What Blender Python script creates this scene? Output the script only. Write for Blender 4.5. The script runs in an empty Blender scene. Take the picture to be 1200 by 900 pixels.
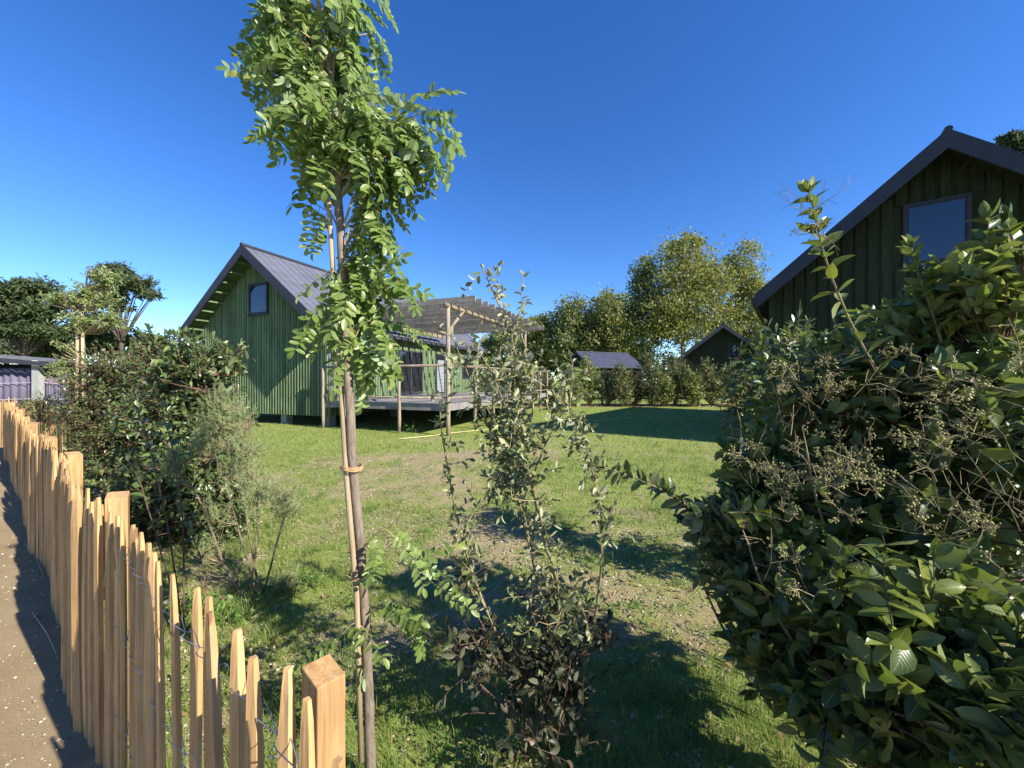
import bpy, math, random
import numpy as np
from math import radians as R, sin, cos, tan, pi
from mathutils import Vector, Matrix

random.seed(7)
rng = np.random.default_rng(7)
S = bpy.context.scene
C = S.collection

# ------------------------------------------------------------------ camera, sky, sun, exposure
H = 1.65           # eye height
F = 450.0          # focal length in photo pixels (1200 wide)
HOR = 445.0        # horizon row in the photo
cam_d = bpy.data.cameras.new('camera')
cam = bpy.data.objects.new('camera', cam_d)
C.objects.link(cam)
cam.location = (0, 0, H)
cam.rotation_euler = (R(90), 0, 0)
cam_d.sensor_width = 36
cam_d.lens = 36 * F / 1200
cam_d.shift_y = -(450 - HOR) / 1200
cam_d.clip_start = 0.02
cam_d.clip_end = 3000
S.camera = cam

SUN_AZ, SUN_EL = R(-32.0), R(33.5)      # azimuth from +X, towards the sun
sunv = Vector((cos(SUN_AZ) * cos(SUN_EL), sin(SUN_AZ) * cos(SUN_EL), sin(SUN_EL)))
W = bpy.data.worlds.new('World')
S.world = W
W.use_nodes = True
nt = W.node_tree
bg = nt.nodes['Background']
sky = nt.nodes.new('ShaderNodeTexSky')
sky.sky_type = 'NISHITA'
sky.sun_disc = False
sky.sun_elevation = SUN_EL
sky.sun_rotation = math.atan2(sunv.x, sunv.y)
sky.altitude = 600
sky.air_density = 1.0
sky.dust_density = 0.05
sky.ozone_density = 5.0
hs = nt.nodes.new('ShaderNodeHueSaturation')
hs.inputs['Saturation'].default_value = 1.22
hs.inputs['Hue'].default_value = 0.511
nt.links.new(sky.outputs[0], hs.inputs['Color'])
nt.links.new(hs.outputs[0], bg.inputs[0])
bg.inputs[1].default_value = 0.104
sl = bpy.data.lights.new('sun', 'SUN')
sl.energy = 5.0
sl.angle = R(0.5)
sl.color = (1.0, 0.93, 0.82)
so = bpy.data.objects.new('sun', sl)
C.objects.link(so)
so.rotation_euler = (-sunv).to_track_quat('-Z', 'Y').to_euler()
S.view_settings.view_transform = 'Standard'
S.view_settings.look = 'None'
S.view_settings.exposure = 1.15
S.view_settings.gamma = 1
S.render.engine = 'CYCLES'
S.cycles.max_bounces = 6
S.cycles.transparent_max_bounces = 6


def at(px, py, Y):
    """photo pixel at depth Y -> world point"""
    return np.array(((px - 600) / F * Y, Y, H - (py - HOR) / F * Y))


# ------------------------------------------------------------------ materials
def newmat(name):
    m = bpy.data.materials.new(name)
    m.use_nodes = True
    n = m.node_tree
    return m, n, n.nodes['Principled BSDF'], n.nodes['Material Output']


def N(n, t, **kw):
    x = n.nodes.new(t)
    for k, v in kw.items():
        setattr(x, k, v)
    return x


def ramp(n, stops, interp='LINEAR'):
    r = N(n, 'ShaderNodeValToRGB')
    e = r.color_ramp
    e.interpolation = interp
    while len(e.elements) < len(stops):
        e.elements.new(0.5)
    for i, (p, c) in enumerate(stops):
        e.elements[i].position = p
        e.elements[i].color = (c[0], c[1], c[2], 1)
    return r


def noise(n, scale, detail=4, vec=None, rough=0.55, dist=0.0):
    x = N(n, 'ShaderNodeTexNoise')
    x.inputs['Scale'].default_value = scale
    x.inputs['Detail'].default_value = detail
    x.inputs['Roughness'].default_value = rough
    x.inputs['Distortion'].default_value = dist
    if vec is not None:
        n.links.new(vec, x.inputs['Vector'])
    return x


def mapping(n, src, scale):
    mp = N(n, 'ShaderNodeMapping')
    mp.inputs['Scale'].default_value = scale
    n.links.new(src, mp.inputs['Vector'])
    return mp.outputs[0]


def mix(n, a, b, f, mode='MIX'):
    m = N(n, 'ShaderNodeMix', data_type='RGBA', blend_type=mode)
    for sock, v in ((m.inputs[6], a), (m.inputs[7], b), (m.inputs[0], f)):
        if isinstance(v, (int, float)):
            sock.default_value = v
        elif isinstance(v, tuple):
            sock.default_value = (v[0], v[1], v[2], 1)
        else:
            n.links.new(v, sock)
    return m.outputs[2]


def bump(n, bsdf, h, strength=0.3, dist=0.01):
    b = N(n, 'ShaderNodeBump')
    b.inputs['Strength'].default_value = strength
    b.inputs['Distance'].default_value = dist
    n.links.new(h, b.inputs['Height'])
    n.links.new(b.outputs[0], bsdf.inputs['Normal'])


def rnd_fac(n):
    """per piece random: attribute on joined foliage, object random on single pieces"""
    a = N(n, 'ShaderNodeAttribute', attribute_name='rnd')
    o = N(n, 'ShaderNodeObjectInfo')
    s = N(n, 'ShaderNodeMath', operation='ADD')
    n.links.new(a.outputs['Fac'], s.inputs[0])
    n.links.new(o.outputs['Random'], s.inputs[1])
    f = N(n, 'ShaderNodeMath', operation='FRACT')
    n.links.new(s.outputs[0], f.inputs[0])
    return f.outputs[0]


def leaf_mat(name, stops, rough=0.4, transl=0.3, under=None, tcol=None, spec=0.5, vein=0.0):
    m, n, b, out = newmat(name)
    f = rnd_fac(n)
    r = ramp(n, stops)
    n.links.new(f, r.inputs[0])
    col = r.outputs[0]
    tc = N(n, 'ShaderNodeTexCoord')
    nz = noise(n, 60, 3, tc.outputs['Object'])
    col = mix(n, col, mix(n, col, (0.5, 0.5, 0.5), 1.0, 'MULTIPLY'), mix(n, (0, 0, 0), nz.outputs[0], 0.6))
    if vein:
        uv = N(n, 'ShaderNodeUVMap')
        sp = N(n, 'ShaderNodeSeparateXYZ')
        n.links.new(uv.outputs[0], sp.inputs[0])
        a = N(n, 'ShaderNodeMath', operation='SUBTRACT')
        n.links.new(sp.outputs[1], a.inputs[0]); a.inputs[1].default_value = 0.5
        a2 = N(n, 'ShaderNodeMath', operation='ABSOLUTE'); n.links.new(a.outputs[0], a2.inputs[0])
        rr = ramp(n, [(0.0, (1, 1, 1)), (0.035, (0, 0, 0))])
        n.links.new(a2.outputs[0], rr.inputs[0])
        vv = N(n, 'ShaderNodeMath', operation='MULTIPLY'); n.links.new(rr.outputs[0], vv.inputs[0]); vv.inputs[1].default_value = vein
        col = mix(n, col, (0.30, 0.36, 0.14), vv.outputs[0])
        # side veins
        wv = N(n, 'ShaderNodeMath', operation='MULTIPLY_ADD')
        n.links.new(a2.outputs[0], wv.inputs[0]); wv.inputs[1].default_value = -0.7; n.links.new(sp.outputs[0], wv.inputs[2])
        ws = N(n, 'ShaderNodeMath', operation='MULTIPLY'); n.links.new(wv.outputs[0], ws.inputs[0]); ws.inputs[1].default_value = 60
        wn = N(n, 'ShaderNodeMath', operation='SINE'); n.links.new(ws.outputs[0], wn.inputs[0])
        bump(n, b, wn.outputs[0], 0.10, 0.002)
    if under is not None:
        g = N(n, 'ShaderNodeNewGeometry')
        col = mix(n, col, mix(n, col, under, 0.7), g.outputs['Backfacing'])
        rg = N(n, 'ShaderNodeMath', operation='MULTIPLY_ADD')
        n.links.new(g.outputs['Backfacing'], rg.inputs[0])
        rg.inputs[1].default_value = 0.35; rg.inputs[2].default_value = rough
        n.links.new(rg.outputs[0], b.inputs['Roughness'])
    else:
        b.inputs['Roughness'].default_value = rough
    b.inputs['Specular IOR Level'].default_value = spec
    n.links.new(col, b.inputs['Base Color'])
    t = N(n, 'ShaderNodeBsdfTranslucent')
    tc2 = mix(n, col, tcol if tcol else (0.25, 0.4, 0.05), 0.45)
    n.links.new(tc2, t.inputs[0])
    ms = N(n, 'ShaderNodeMixShader')
    ms.inputs[0].default_value = transl
    n.links.new(b.outputs[0], ms.inputs[1])
    n.links.new(t.outputs[0], ms.inputs[2])
    n.links.new(ms.outputs[0], out.inputs[0])
    return m


def wood_mat(name, stops, grain=(40, 40, 2.5), rough=0.75, bstr=0.35, axis_obj=True, knots=0.0):
    m, n, b, out = newmat(name)
    tc = N(n, 'ShaderNodeTexCoord')
    o = N(n, 'ShaderNodeObjectInfo')
    add = N(n, 'ShaderNodeVectorMath', operation='ADD')
    sc = N(n, 'ShaderNodeVectorMath', operation='SCALE')
    cx = N(n, 'ShaderNodeCombineXYZ')
    for i in range(3):
        n.links.new(o.outputs['Random'], cx.inputs[i])
    n.links.new(cx.outputs[0], sc.inputs[0]); sc.inputs['Scale'].default_value = 37.0
    n.links.new(tc.outputs['Object'], add.inputs[0]); n.links.new(sc.outputs[0], add.inputs[1])
    nz = noise(n, 1.0, 6, mapping(n, add.outputs[0], grain), 0.65, 0.6)
    n2 = noise(n, 1.0, 3, mapping(n, add.outputs[0], (5, 5, 1.2)), 0.6)
    r = ramp(n, stops)
    n.links.new(nz.outputs[0], r.inputs[0])
    # piece to piece tint
    v = N(n, 'ShaderNodeMapRange'); n.links.new(o.outputs['Random'], v.inputs[0])
    v.inputs[3].default_value = 0.72; v.inputs[4].default_value = 1.15
    v2 = N(n, 'ShaderNodeMapRange'); n.links.new(n2.outputs[0], v2.inputs[0])
    v2.inputs[1].default_value = 0.3; v2.inputs[2].default_value = 0.7
    v2.inputs[3].default_value = 0.66; v2.inputs[4].default_value = 1.15
    mm = N(n, 'ShaderNodeMath', operation='MULTIPLY'); n.links.new(v.outputs[0], mm.inputs[0]); n.links.new(v2.outputs[0], mm.inputs[1])
    hs = N(n, 'ShaderNodeHueSaturation'); n.links.new(r.outputs[0], hs.inputs['Color']); n.links.new(mm.outputs[0], hs.inputs['Value'])
    n.links.new(hs.outputs[0], b.inputs['Base Color'])
    b.inputs['Roughness'].default_value = rough
    b.inputs['Specular IOR Level'].default_value = 0.25
    bump(n, b, nz.outputs[0], bstr, 0.004)
    return m


def plain_mat(name, c1, c2, scale=8, rough=0.6, metal=0.0, bstr=0.0, spec=0.5, vecscale=None):
    m, n, b, out = newmat(name)
    tc = N(n, 'ShaderNodeTexCoord')
    vec = tc.outputs['Object']
    if vecscale:
        vec = mapping(n, vec, vecscale)
    nz = noise(n, scale, 5, vec, 0.6)
    r = ramp(n, [(0.3, c1), (0.7, c2)])
    n.links.new(nz.outputs[0], r.inputs[0])
    n.links.new(r.outputs[0], b.inputs['Base Color'])
    b.inputs['Roughness'].default_value = rough
    b.inputs['Metallic'].default_value = metal
    b.inputs['Specular IOR Level'].default_value = spec
    if bstr:
        bump(n, b, nz.outputs[0], bstr, 0.01)
    return m


M = {}
M['picket'] = wood_mat('chestnut_paling', [(0.25, (0.35, 0.18, 0.068)), (0.5, (0.53, 0.315, 0.135)), (0.75, (0.65, 0.435, 0.215))], (70, 70, 4), 0.7, 0.5)
_n = M['picket'].node_tree; _b = _n.nodes['Principled BSDF']
_src = _b.inputs['Base Color'].links[0].from_socket
_tc = N(_n, 'ShaderNodeTexCoord'); _o = N(_n, 'ShaderNodeObjectInfo'); _ad = N(_n, 'ShaderNodeVectorMath', operation='ADD')
_n.links.new(_tc.outputs['Object'], _ad.inputs[0]); _n.links.new(_o.outputs['Random'], _ad.inputs[1])
_w = noise(_n, 1.0, 5, mapping(_n, _ad.outputs[0], (38, 38, 1.3)), 0.7, 0.4)
_r = ramp(_n, [(0.54, (0, 0, 0)), (0.72, (0.75, 0.75, 0.75))]); _n.links.new(_w.outputs[0], _r.inputs[0])
_k = noise(_n, 1.0, 2, mapping(_n, _ad.outputs[0], (26, 26, 7)), 0.5)
_kr = ramp(_n, [(0.70, (0, 0, 0)), (0.76, (0.8, 0.8, 0.8))]); _n.links.new(_k.outputs[0], _kr.inputs[0])
_c = mix(_n, mix(_n, _src, (0.30, 0.24, 0.17), _r.outputs[0]), (0.13, 0.065, 0.03), _kr.outputs[0])
_n.links.new(_c, _b.inputs['Base Color'])
M['picket_top'] = wood_mat('cut_end_grain', [(0.3, (0.42, 0.26, 0.12)), (0.7, (0.62, 0.44, 0.25))], (60, 60, 60), 0.8, 0.5)
M['greywood'] = wood_mat('weathered_timber', [(0.3, (0.16, 0.125, 0.09)), (0.5, (0.29, 0.235, 0.17)), (0.75, (0.42, 0.35, 0.27))], (30, 30, 3), 0.85, 0.4)
M['deckwood'] = wood_mat('grey_deck_boards', [(0.3, (0.17, 0.16, 0.15)), (0.7, (0.33, 0.31, 0.29))], (3, 40, 40), 0.85, 0.4)
M['rafter'] = wood_mat('weathered_rafters', [(0.3, (0.14, 0.125, 0.11)), (0.7, (0.33, 0.30, 0.27))], (3, 40, 40), 0.85, 0.4)
M['stake'] = wood_mat('pale_stake', [(0.3, (0.33, 0.24, 0.14)), (0.7, (0.50, 0.40, 0.26))], (80, 80, 4), 0.7, 0.3)
M['bark'] = wood_mat('grey_bark', [(0.3, (0.085, 0.065, 0.045)), (0.55, (0.19, 0.15, 0.11)), (0.8, (0.30, 0.25, 0.19))], (90, 90, 25), 0.85, 0.8)
M['twig'] = wood_mat('pale_twigs', [(0.3, (0.20, 0.16, 0.08)), (0.7, (0.40, 0.33, 0.19))], (60, 60, 20), 0.8, 0.3)
M['redstem'] = wood_mat('reddish_stems', [(0.3, (0.08, 0.045, 0.03)), (0.7, (0.17, 0.10, 0.07))], (60, 60, 20), 0.7, 0.3)
M['saplingbark'] = wood_mat('smooth_grey_bark', [(0.3, (0.13, 0.10, 0.075)), (0.55, (0.26, 0.21, 0.16)), (0.8, (0.40, 0.34, 0.27))], (60, 60, 18), 0.8, 0.7)
M['darkbark'] = wood_mat('dark_bark', [(0.3, (0.045, 0.035, 0.028)), (0.7, (0.14, 0.11, 0.085))], (6, 6, 2), 0.9, 0.6)
M['palebark'] = wood_mat('pale_bark', [(0.3, (0.16, 0.14, 0.11)), (0.7, (0.34, 0.31, 0.26))], (6, 6, 2), 0.9, 0.6)
M['green'] = wood_mat('green_stained_boards', [(0.25, (0.10, 0.15, 0.07)), (0.5, (0.145, 0.205, 0.10)), (0.8, (0.195, 0.265, 0.135))], (25, 25, 2), 0.75, 0.3)
M['greendark'] = wood_mat('green_backing', [(0.3, (0.06, 0.10, 0.05)), (0.7, (0.09, 0.15, 0.07))], (25, 25, 2), 0.85, 0.2)
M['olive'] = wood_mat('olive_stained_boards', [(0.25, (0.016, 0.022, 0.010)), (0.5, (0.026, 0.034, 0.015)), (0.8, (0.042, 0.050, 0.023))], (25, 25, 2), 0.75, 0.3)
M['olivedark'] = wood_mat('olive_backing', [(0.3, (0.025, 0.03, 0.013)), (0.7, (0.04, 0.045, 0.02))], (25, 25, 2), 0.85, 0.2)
M['trim'] = plain_mat('slate_blue_trim', (0.026, 0.028, 0.042), (0.038, 0.041, 0.058), 4, 0.6, spec=0.3)
M['roof'] = plain_mat('grey_metal_roof', (0.095, 0.10, 0.125), (0.135, 0.14, 0.165), 3, 0.45, 0.0, spec=0.4, vecscale=(1, 0.3, 1))
M['roofblue'] = plain_mat('dark_blue_metal_roof', (0.03, 0.034, 0.06), (0.075, 0.082, 0.125), 2.2, 0.5, 0.0, spec=0.35, vecscale=(1, 3, 1))
M['gutter'] = plain_mat('grey_gutter_metal', (0.22, 0.24, 0.29), (0.30, 0.32, 0.37), 5, 0.35, 0.3)
M['void'] = plain_mat('dark_timber', (0.02, 0.018, 0.015), (0.04, 0.035, 0.03), 5, 0.95)
M['pilecon'] = plain_mat('concrete_pile', (0.25, 0.24, 0.22), (0.36, 0.35, 0.32), 12, 0.9, bstr=0.2)
M['wire'] = plain_mat('galvanised_wire', (0.28, 0.31, 0.38), (0.45, 0.48, 0.55), 40, 0.4, 0.7)
M['mesh'] = plain_mat('thin_rail_wire', (0.10, 0.10, 0.10), (0.16, 0.16, 0.16), 40, 0.5, 0.6)
M['tie'] = plain_mat('tan_tie', (0.40, 0.24, 0.11), (0.52, 0.34, 0.18), 60, 0.7)
M['hose'] = plain_mat('yellow_hose', (0.42, 0.37, 0.14), (0.55, 0.49, 0.22), 3, 0.5)
M['net'] = plain_mat('purple_windbreak_cloth', (0.085, 0.075, 0.11), (0.13, 0.115, 0.165), 3, 0.8, vecscale=(12, 12, 0.8), bstr=0.4)
M['seam'] = plain_mat('pale_seam', (0.42, 0.36, 0.46), (0.52, 0.46, 0.56), 10, 0.8)
M['shedroof'] = plain_mat('aged_sheet_roof', (0.10, 0.10, 0.105), (0.17, 0.17, 0.175), 5, 0.7, bstr=0.2)
M['shedpost'] = plain_mat('whitewashed_post', (0.22, 0.23, 0.22), (0.34, 0.35, 0.33), 10, 0.8)
M['rock'] = plain_mat('limestone', (0.32, 0.30, 0.27), (0.50, 0.48, 0.44), 14, 0.9, bstr=0.6)
M['berry'] = plain_mat('pale_berries', (0.20, 0.20, 0.05), (0.38, 0.36, 0.12), 90, 0.5)
M['white'] = plain_mat('white_panel', (0.20, 0.22, 0.24), (0.26, 0.28, 0.30), 4, 0.5)


def glass_mat(name, col=(0.012, 0.016, 0.045), rough=0.04):
    m, n, b, out = newmat(name)
    b.inputs['Base Color'].default_value = (*col, 1)
    b.inputs['Roughness'].default_value = rough
    b.inputs['IOR'].default_value = 1.6
    b.inputs['Specular IOR Level'].default_value = 0.8
    tc = N(n, 'ShaderNodeTexCoord')
    nz = noise(n, 1.3, 2, tc.outputs['Object'])
    bump(n, b, nz.outputs[0], 0.06, 0.02)
    return m


M['glass'] = glass_mat('window_glass')
M['doorglass'] = glass_mat('door_glass', (0.014, 0.016, 0.02))

# leaves
M['robinia'] = leaf_mat('robinia_leaf', [(0.0, (0.13, 0.20, 0.045)), (0.5, (0.19, 0.27, 0.06)), (0.92, (0.26, 0.34, 0.10)), (1.0, (0.32, 0.33, 0.08))], 0.40, 0.38, (0.38, 0.46, 0.28), (0.30, 0.50, 0.06), 0.45)
M['privet'] = leaf_mat('glossy_privet_leaf', [(0.0, (0.045, 0.08, 0.02)), (0.45, (0.09, 0.14, 0.032)), (0.7, (0.18, 0.23, 0.045)), (0.93, (0.26, 0.29, 0.06)), (1.0, (0.36, 0.30, 0.05))], 0.36, 0.28, (0.17, 0.21, 0.08), (0.24, 0.34, 0.03), 0.55, 0.8)
M['youngprivet'] = leaf_mat('young_privet_leaf', [(0.0, (0.10, 0.16, 0.03)), (0.5, (0.19, 0.25, 0.045)), (0.85, (0.28, 0.32, 0.06)), (1.0, (0.38, 0.36, 0.07))], 0.36, 0.35, (0.26, 0.30, 0.11), (0.32, 0.42, 0.04), 0.5, 0.6)
M['laurelfront'] = leaf_mat('mixed_laurel_leaf', [(0.0, (0.05, 0.09, 0.025)), (0.5, (0.10, 0.15, 0.04)), (0.85, (0.20, 0.24, 0.07)), (0.96, (0.40, 0.36, 0.20)), (1.0, (0.50, 0.42, 0.27))], 0.36, 0.28, (0.26, 0.29, 0.15), (0.26, 0.34, 0.04), 0.5, 0.6)
M['bronze'] = leaf_mat('shade_dark_bronze_leaf', [(0.0, (0.025, 0.035, 0.016)), (0.7, (0.05, 0.06, 0.025)), (0.92, (0.10, 0.09, 0.035)), (1.0, (0.16, 0.07, 0.045))], 0.45, 0.15, (0.12, 0.12, 0.07), (0.14, 0.16, 0.04), 0.4, 0.3)  # reddish low leaves, darkened in colour to stand in for shade
M['laurel'] = leaf_mat('dark_laurel_leaf', [(0.0, (0.05, 0.09, 0.028)), (0.7, (0.11, 0.17, 0.05)), (1.0, (0.22, 0.26, 0.08))], 0.30, 0.18, (0.14, 0.18, 0.08), (0.16, 0.26, 0.04), 0.5, 0.5)
M['elaeagnus'] = leaf_mat('grey_green_leaf', [(0.0, (0.10, 0.14, 0.045)), (0.7, (0.19, 0.235, 0.075)), (0.93, (0.32, 0.33, 0.14)), (1.0, (0.45, 0.41, 0.23))], 0.42, 0.15, (0.34, 0.34, 0.24), (0.22, 0.28, 0.08), 0.5, 0.4)
M['photinia'] = leaf_mat('photinia_leaf', [(0.0, (0.06, 0.10, 0.025)), (0.6, (0.11, 0.16, 0.045)), (0.9, (0.17, 0.19, 0.06)), (0.97, (0.22, 0.14, 0.07)), (1.0, (0.38, 0.12, 0.08))], 0.35, 0.22, (0.16, 0.20, 0.09), (0.24, 0.30, 0.05), 0.5)
M['photiniabig'] = leaf_mat('photinia_sprig_leaf', [(0.0, (0.06, 0.11, 0.03)), (0.7, (0.12, 0.19, 0.06)), (1.0, (0.24, 0.20, 0.09))], 0.33, 0.22, (0.22, 0.24, 0.12), (0.24, 0.34, 0.05), 0.5, 0.5)
M['heath'] = leaf_mat('feathery_needles', [(0.0, (0.20, 0.28, 0.11)), (0.6, (0.29, 0.38, 0.16)), (1.0, (0.38, 0.44, 0.21))], 0.6, 0.2, None, (0.2, 0.3, 0.08), 0.3)
M['poplar'] = leaf_mat('yellowing_tree_leaf', [(0.0, (0.15, 0.19, 0.05)), (0.5, (0.235, 0.265, 0.075)), (0.85, (0.33, 0.33, 0.10)), (1.0, (0.39, 0.35, 0.13))], 0.5, 0.4, None, (0.32, 0.34, 0.05), 0.35)
M['poplar_green'] = leaf_mat('green_tree_leaf', [(0.0, (0.11, 0.155, 0.055)), (0.6, (0.185, 0.225, 0.075)), (1.0, (0.28, 0.30, 0.10))], 0.5, 0.4, None, (0.24, 0.30, 0.05), 0.35)
M['pine'] = leaf_mat('pine_needles', [(0.0, (0.03, 0.055, 0.022)), (0.7, (0.065, 0.095, 0.035)), (1.0, (0.12, 0.14, 0.05))], 0.6, 0.12, None, (0.12, 0.18, 0.04), 0.3)
HC = {
    'bright': [(0.0, (0.12, 0.19, 0.035)), (1.0, (0.27, 0.33, 0.07))],
    'yellow': [(0.0, (0.12, 0.17, 0.03)), (1.0, (0.28, 0.30, 0.07))],
    'grey': [(0.0, (0.12, 0.16, 0.07)), (1.0, (0.24, 0.27, 0.13))],
    'dark': [(0.0, (0.035, 0.08, 0.025)), (1.0, (0.12, 0.19, 0.05))],
    'red': [(0.0, (0.14, 0.06, 0.035)), (1.0, (0.28, 0.14, 0.07))],
    'olive': [(0.0, (0.08, 0.12, 0.035)), (1.0, (0.20, 0.24, 0.08))],
}
for k, v in HC.items():
    M['h_' + k] = leaf_mat('hedge_leaf_' + k, v, 0.45, 0.22, None, (0.24, 0.30, 0.06), 0.4)


def grass_mat():
    m = leaf_mat('grass_blade', [(0.0, (0.10, 0.18, 0.028)), (0.55, (0.165, 0.27, 0.045)), (0.8, (0.25, 0.32, 0.07)), (0.93, (0.34, 0.30, 0.12)), (1.0, (0.46, 0.37, 0.18))], 0.5, 0.3, None, (0.26, 0.48, 0.05), 0.35)
    return m


M['grass'] = grass_mat()
M['straw'] = leaf_mat('dry_straw', [(0.0, (0.30, 0.22, 0.11)), (1.0, (0.55, 0.45, 0.28))], 0.7, 0.1, None, (0.4, 0.3, 0.1), 0.3)
M['litter'] = leaf_mat('dead_leaves', [(0.0, (0.16, 0.085, 0.04)), (0.6, (0.32, 0.20, 0.10)), (1.0, (0.50, 0.38, 0.22))], 0.6, 0.1, None, (0.4, 0.25, 0.1), 0.3)
M['weed'] = leaf_mat('weed_leaf', [(0.0, (0.06, 0.14, 0.025)), (1.0, (0.15, 0.26, 0.05))], 0.45, 0.25, None, (0.25, 0.42, 0.05), 0.4)


def stone_mat():
    m, n, b, out = newmat('pebbles')
    r = ramp(n, [(0.0, (0.20, 0.155, 0.11)), (0.5, (0.38, 0.31, 0.22)), (0.85, (0.52, 0.45, 0.35)), (1.0, (0.68, 0.64, 0.56))])
    n.links.new(rnd_fac(n), r.inputs[0])
    n.links.new(r.outputs[0], b.inputs['Base Color'])
    b.inputs['Roughness'].default_value = 0.85
    return m


M['pebble'] = stone_mat()


def ground_mat(name, path=False):
    m, n, b, out = newmat(name)
    tc = N(n, 'ShaderNodeTexCoord')
    P = tc.outputs['Object']
    n1 = noise(n, 9, 7, P, 0.7)
    n2 = noise(n, 130, 5, P, 0.75)
    vo = N(n, 'ShaderNodeTexVoronoi'); vo.inputs['Scale'].default_value = 75
    n.links.new(P, vo.inputs['Vector'])
    soil = ramp(n, [(0.25, (0.17, 0.135, 0.07)), (0.5, (0.31, 0.25, 0.14)), (0.75, (0.47, 0.40, 0.24))])
    n.links.new(n2.outputs[0], soil.inputs[0])
    s2 = mix(n, soil.outputs[0], (0.42, 0.325, 0.205) if path else (0.27, 0.23, 0.11), n1.outputs[0])
    # light gravel specks
    vr = ramp(n, [(0.0, (1, 1, 1)), (0.22, (1, 1, 1)), (0.3, (0, 0, 0))])
    n.links.new(vo.outputs['Distance'], vr.inputs[0])
    vc = N(n, 'ShaderNodeSeparateColor'); n.links.new(vo.outputs['Color'], vc.inputs[0])
    th = N(n, 'ShaderNodeMath', operation='GREATER_THAN'); n.links.new(vc.outputs[0], th.inputs[0]); th.inputs[1].default_value = 0.62
    mu = N(n, 'ShaderNodeMath', operation='MULTIPLY'); n.links.new(vr.outputs[0], mu.inputs[0]); n.links.new(th.outputs[0], mu.inputs[1])
    s3 = mix(n, s2, mix(n, (0.33, 0.27, 0.19), (0.56, 0.50, 0.40), vc.outputs[1]), mu.outputs[0])
    if path:
        n5 = noise(n, 3.0, 4, P, 0.6)
        col = mix(n, s3, mix(n, s3, (0.62, 0.54, 0.45), 1.0, 'MULTIPLY'), mix(n, (0, 0, 0), n5.outputs[0], 1.0))
    else:
        a = N(n, 'ShaderNodeAttribute', attribute_name='grassy')
        gn = noise(n, 90, 4, mapping(n, P, (1, 1, 1)), 0.7)
        gn2 = noise(n, 1.1, 4, P, 0.6)
        g = ramp(n, [(0.3, (0.11, 0.16, 0.03)), (0.55, (0.21, 0.265, 0.055)), (0.8, (0.34, 0.33, 0.12))])
        n.links.new(gn.outputs[0], g.inputs[0])
        g2 = mix(n, g.outputs[0], (0.26, 0.29, 0.08), mix(n, (0, 0, 0), gn2.outputs[0], 0.55))
        # break the edge of the grass with fine noise
        e = N(n, 'ShaderNodeMath', operation='ADD')
        n.links.new(a.outputs['Fac'], e.inputs[0])
        nn = N(n, 'ShaderNodeMath', operation='MULTIPLY_ADD'); n.links.new(n2.outputs[0], nn.inputs[0]); nn.inputs[1].default_value = 1.8; nn.inputs[2].default_value = -0.9
        n.links.new(nn.outputs[0], e.inputs[1])
        er = ramp(n, [(0.30, (0, 0, 0)), (0.62, (1, 1, 1))])
        n.links.new(e.outputs[0], er.inputs[0])
        col = mix(n, s3, g2, er.outputs[0])
    n.links.new(col, b.inputs['Base Color'])
    b.inputs['Roughness'].default_value = 0.95
    b.inputs['Specular IOR Level'].default_value = 0.15
    ad = N(n, 'ShaderNodeMath', operation='ADD'); n.links.new(n2.outputs[0], ad.inputs[0]); n.links.new(mu.outputs[0], ad.inputs[1])
    bump(n, b, ad.outputs[0], 0.8, 0.012)
    return m


M['ground'] = ground_mat('lawn_and_soil')
M['path'] = ground_mat('sandy_path', True)


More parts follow.
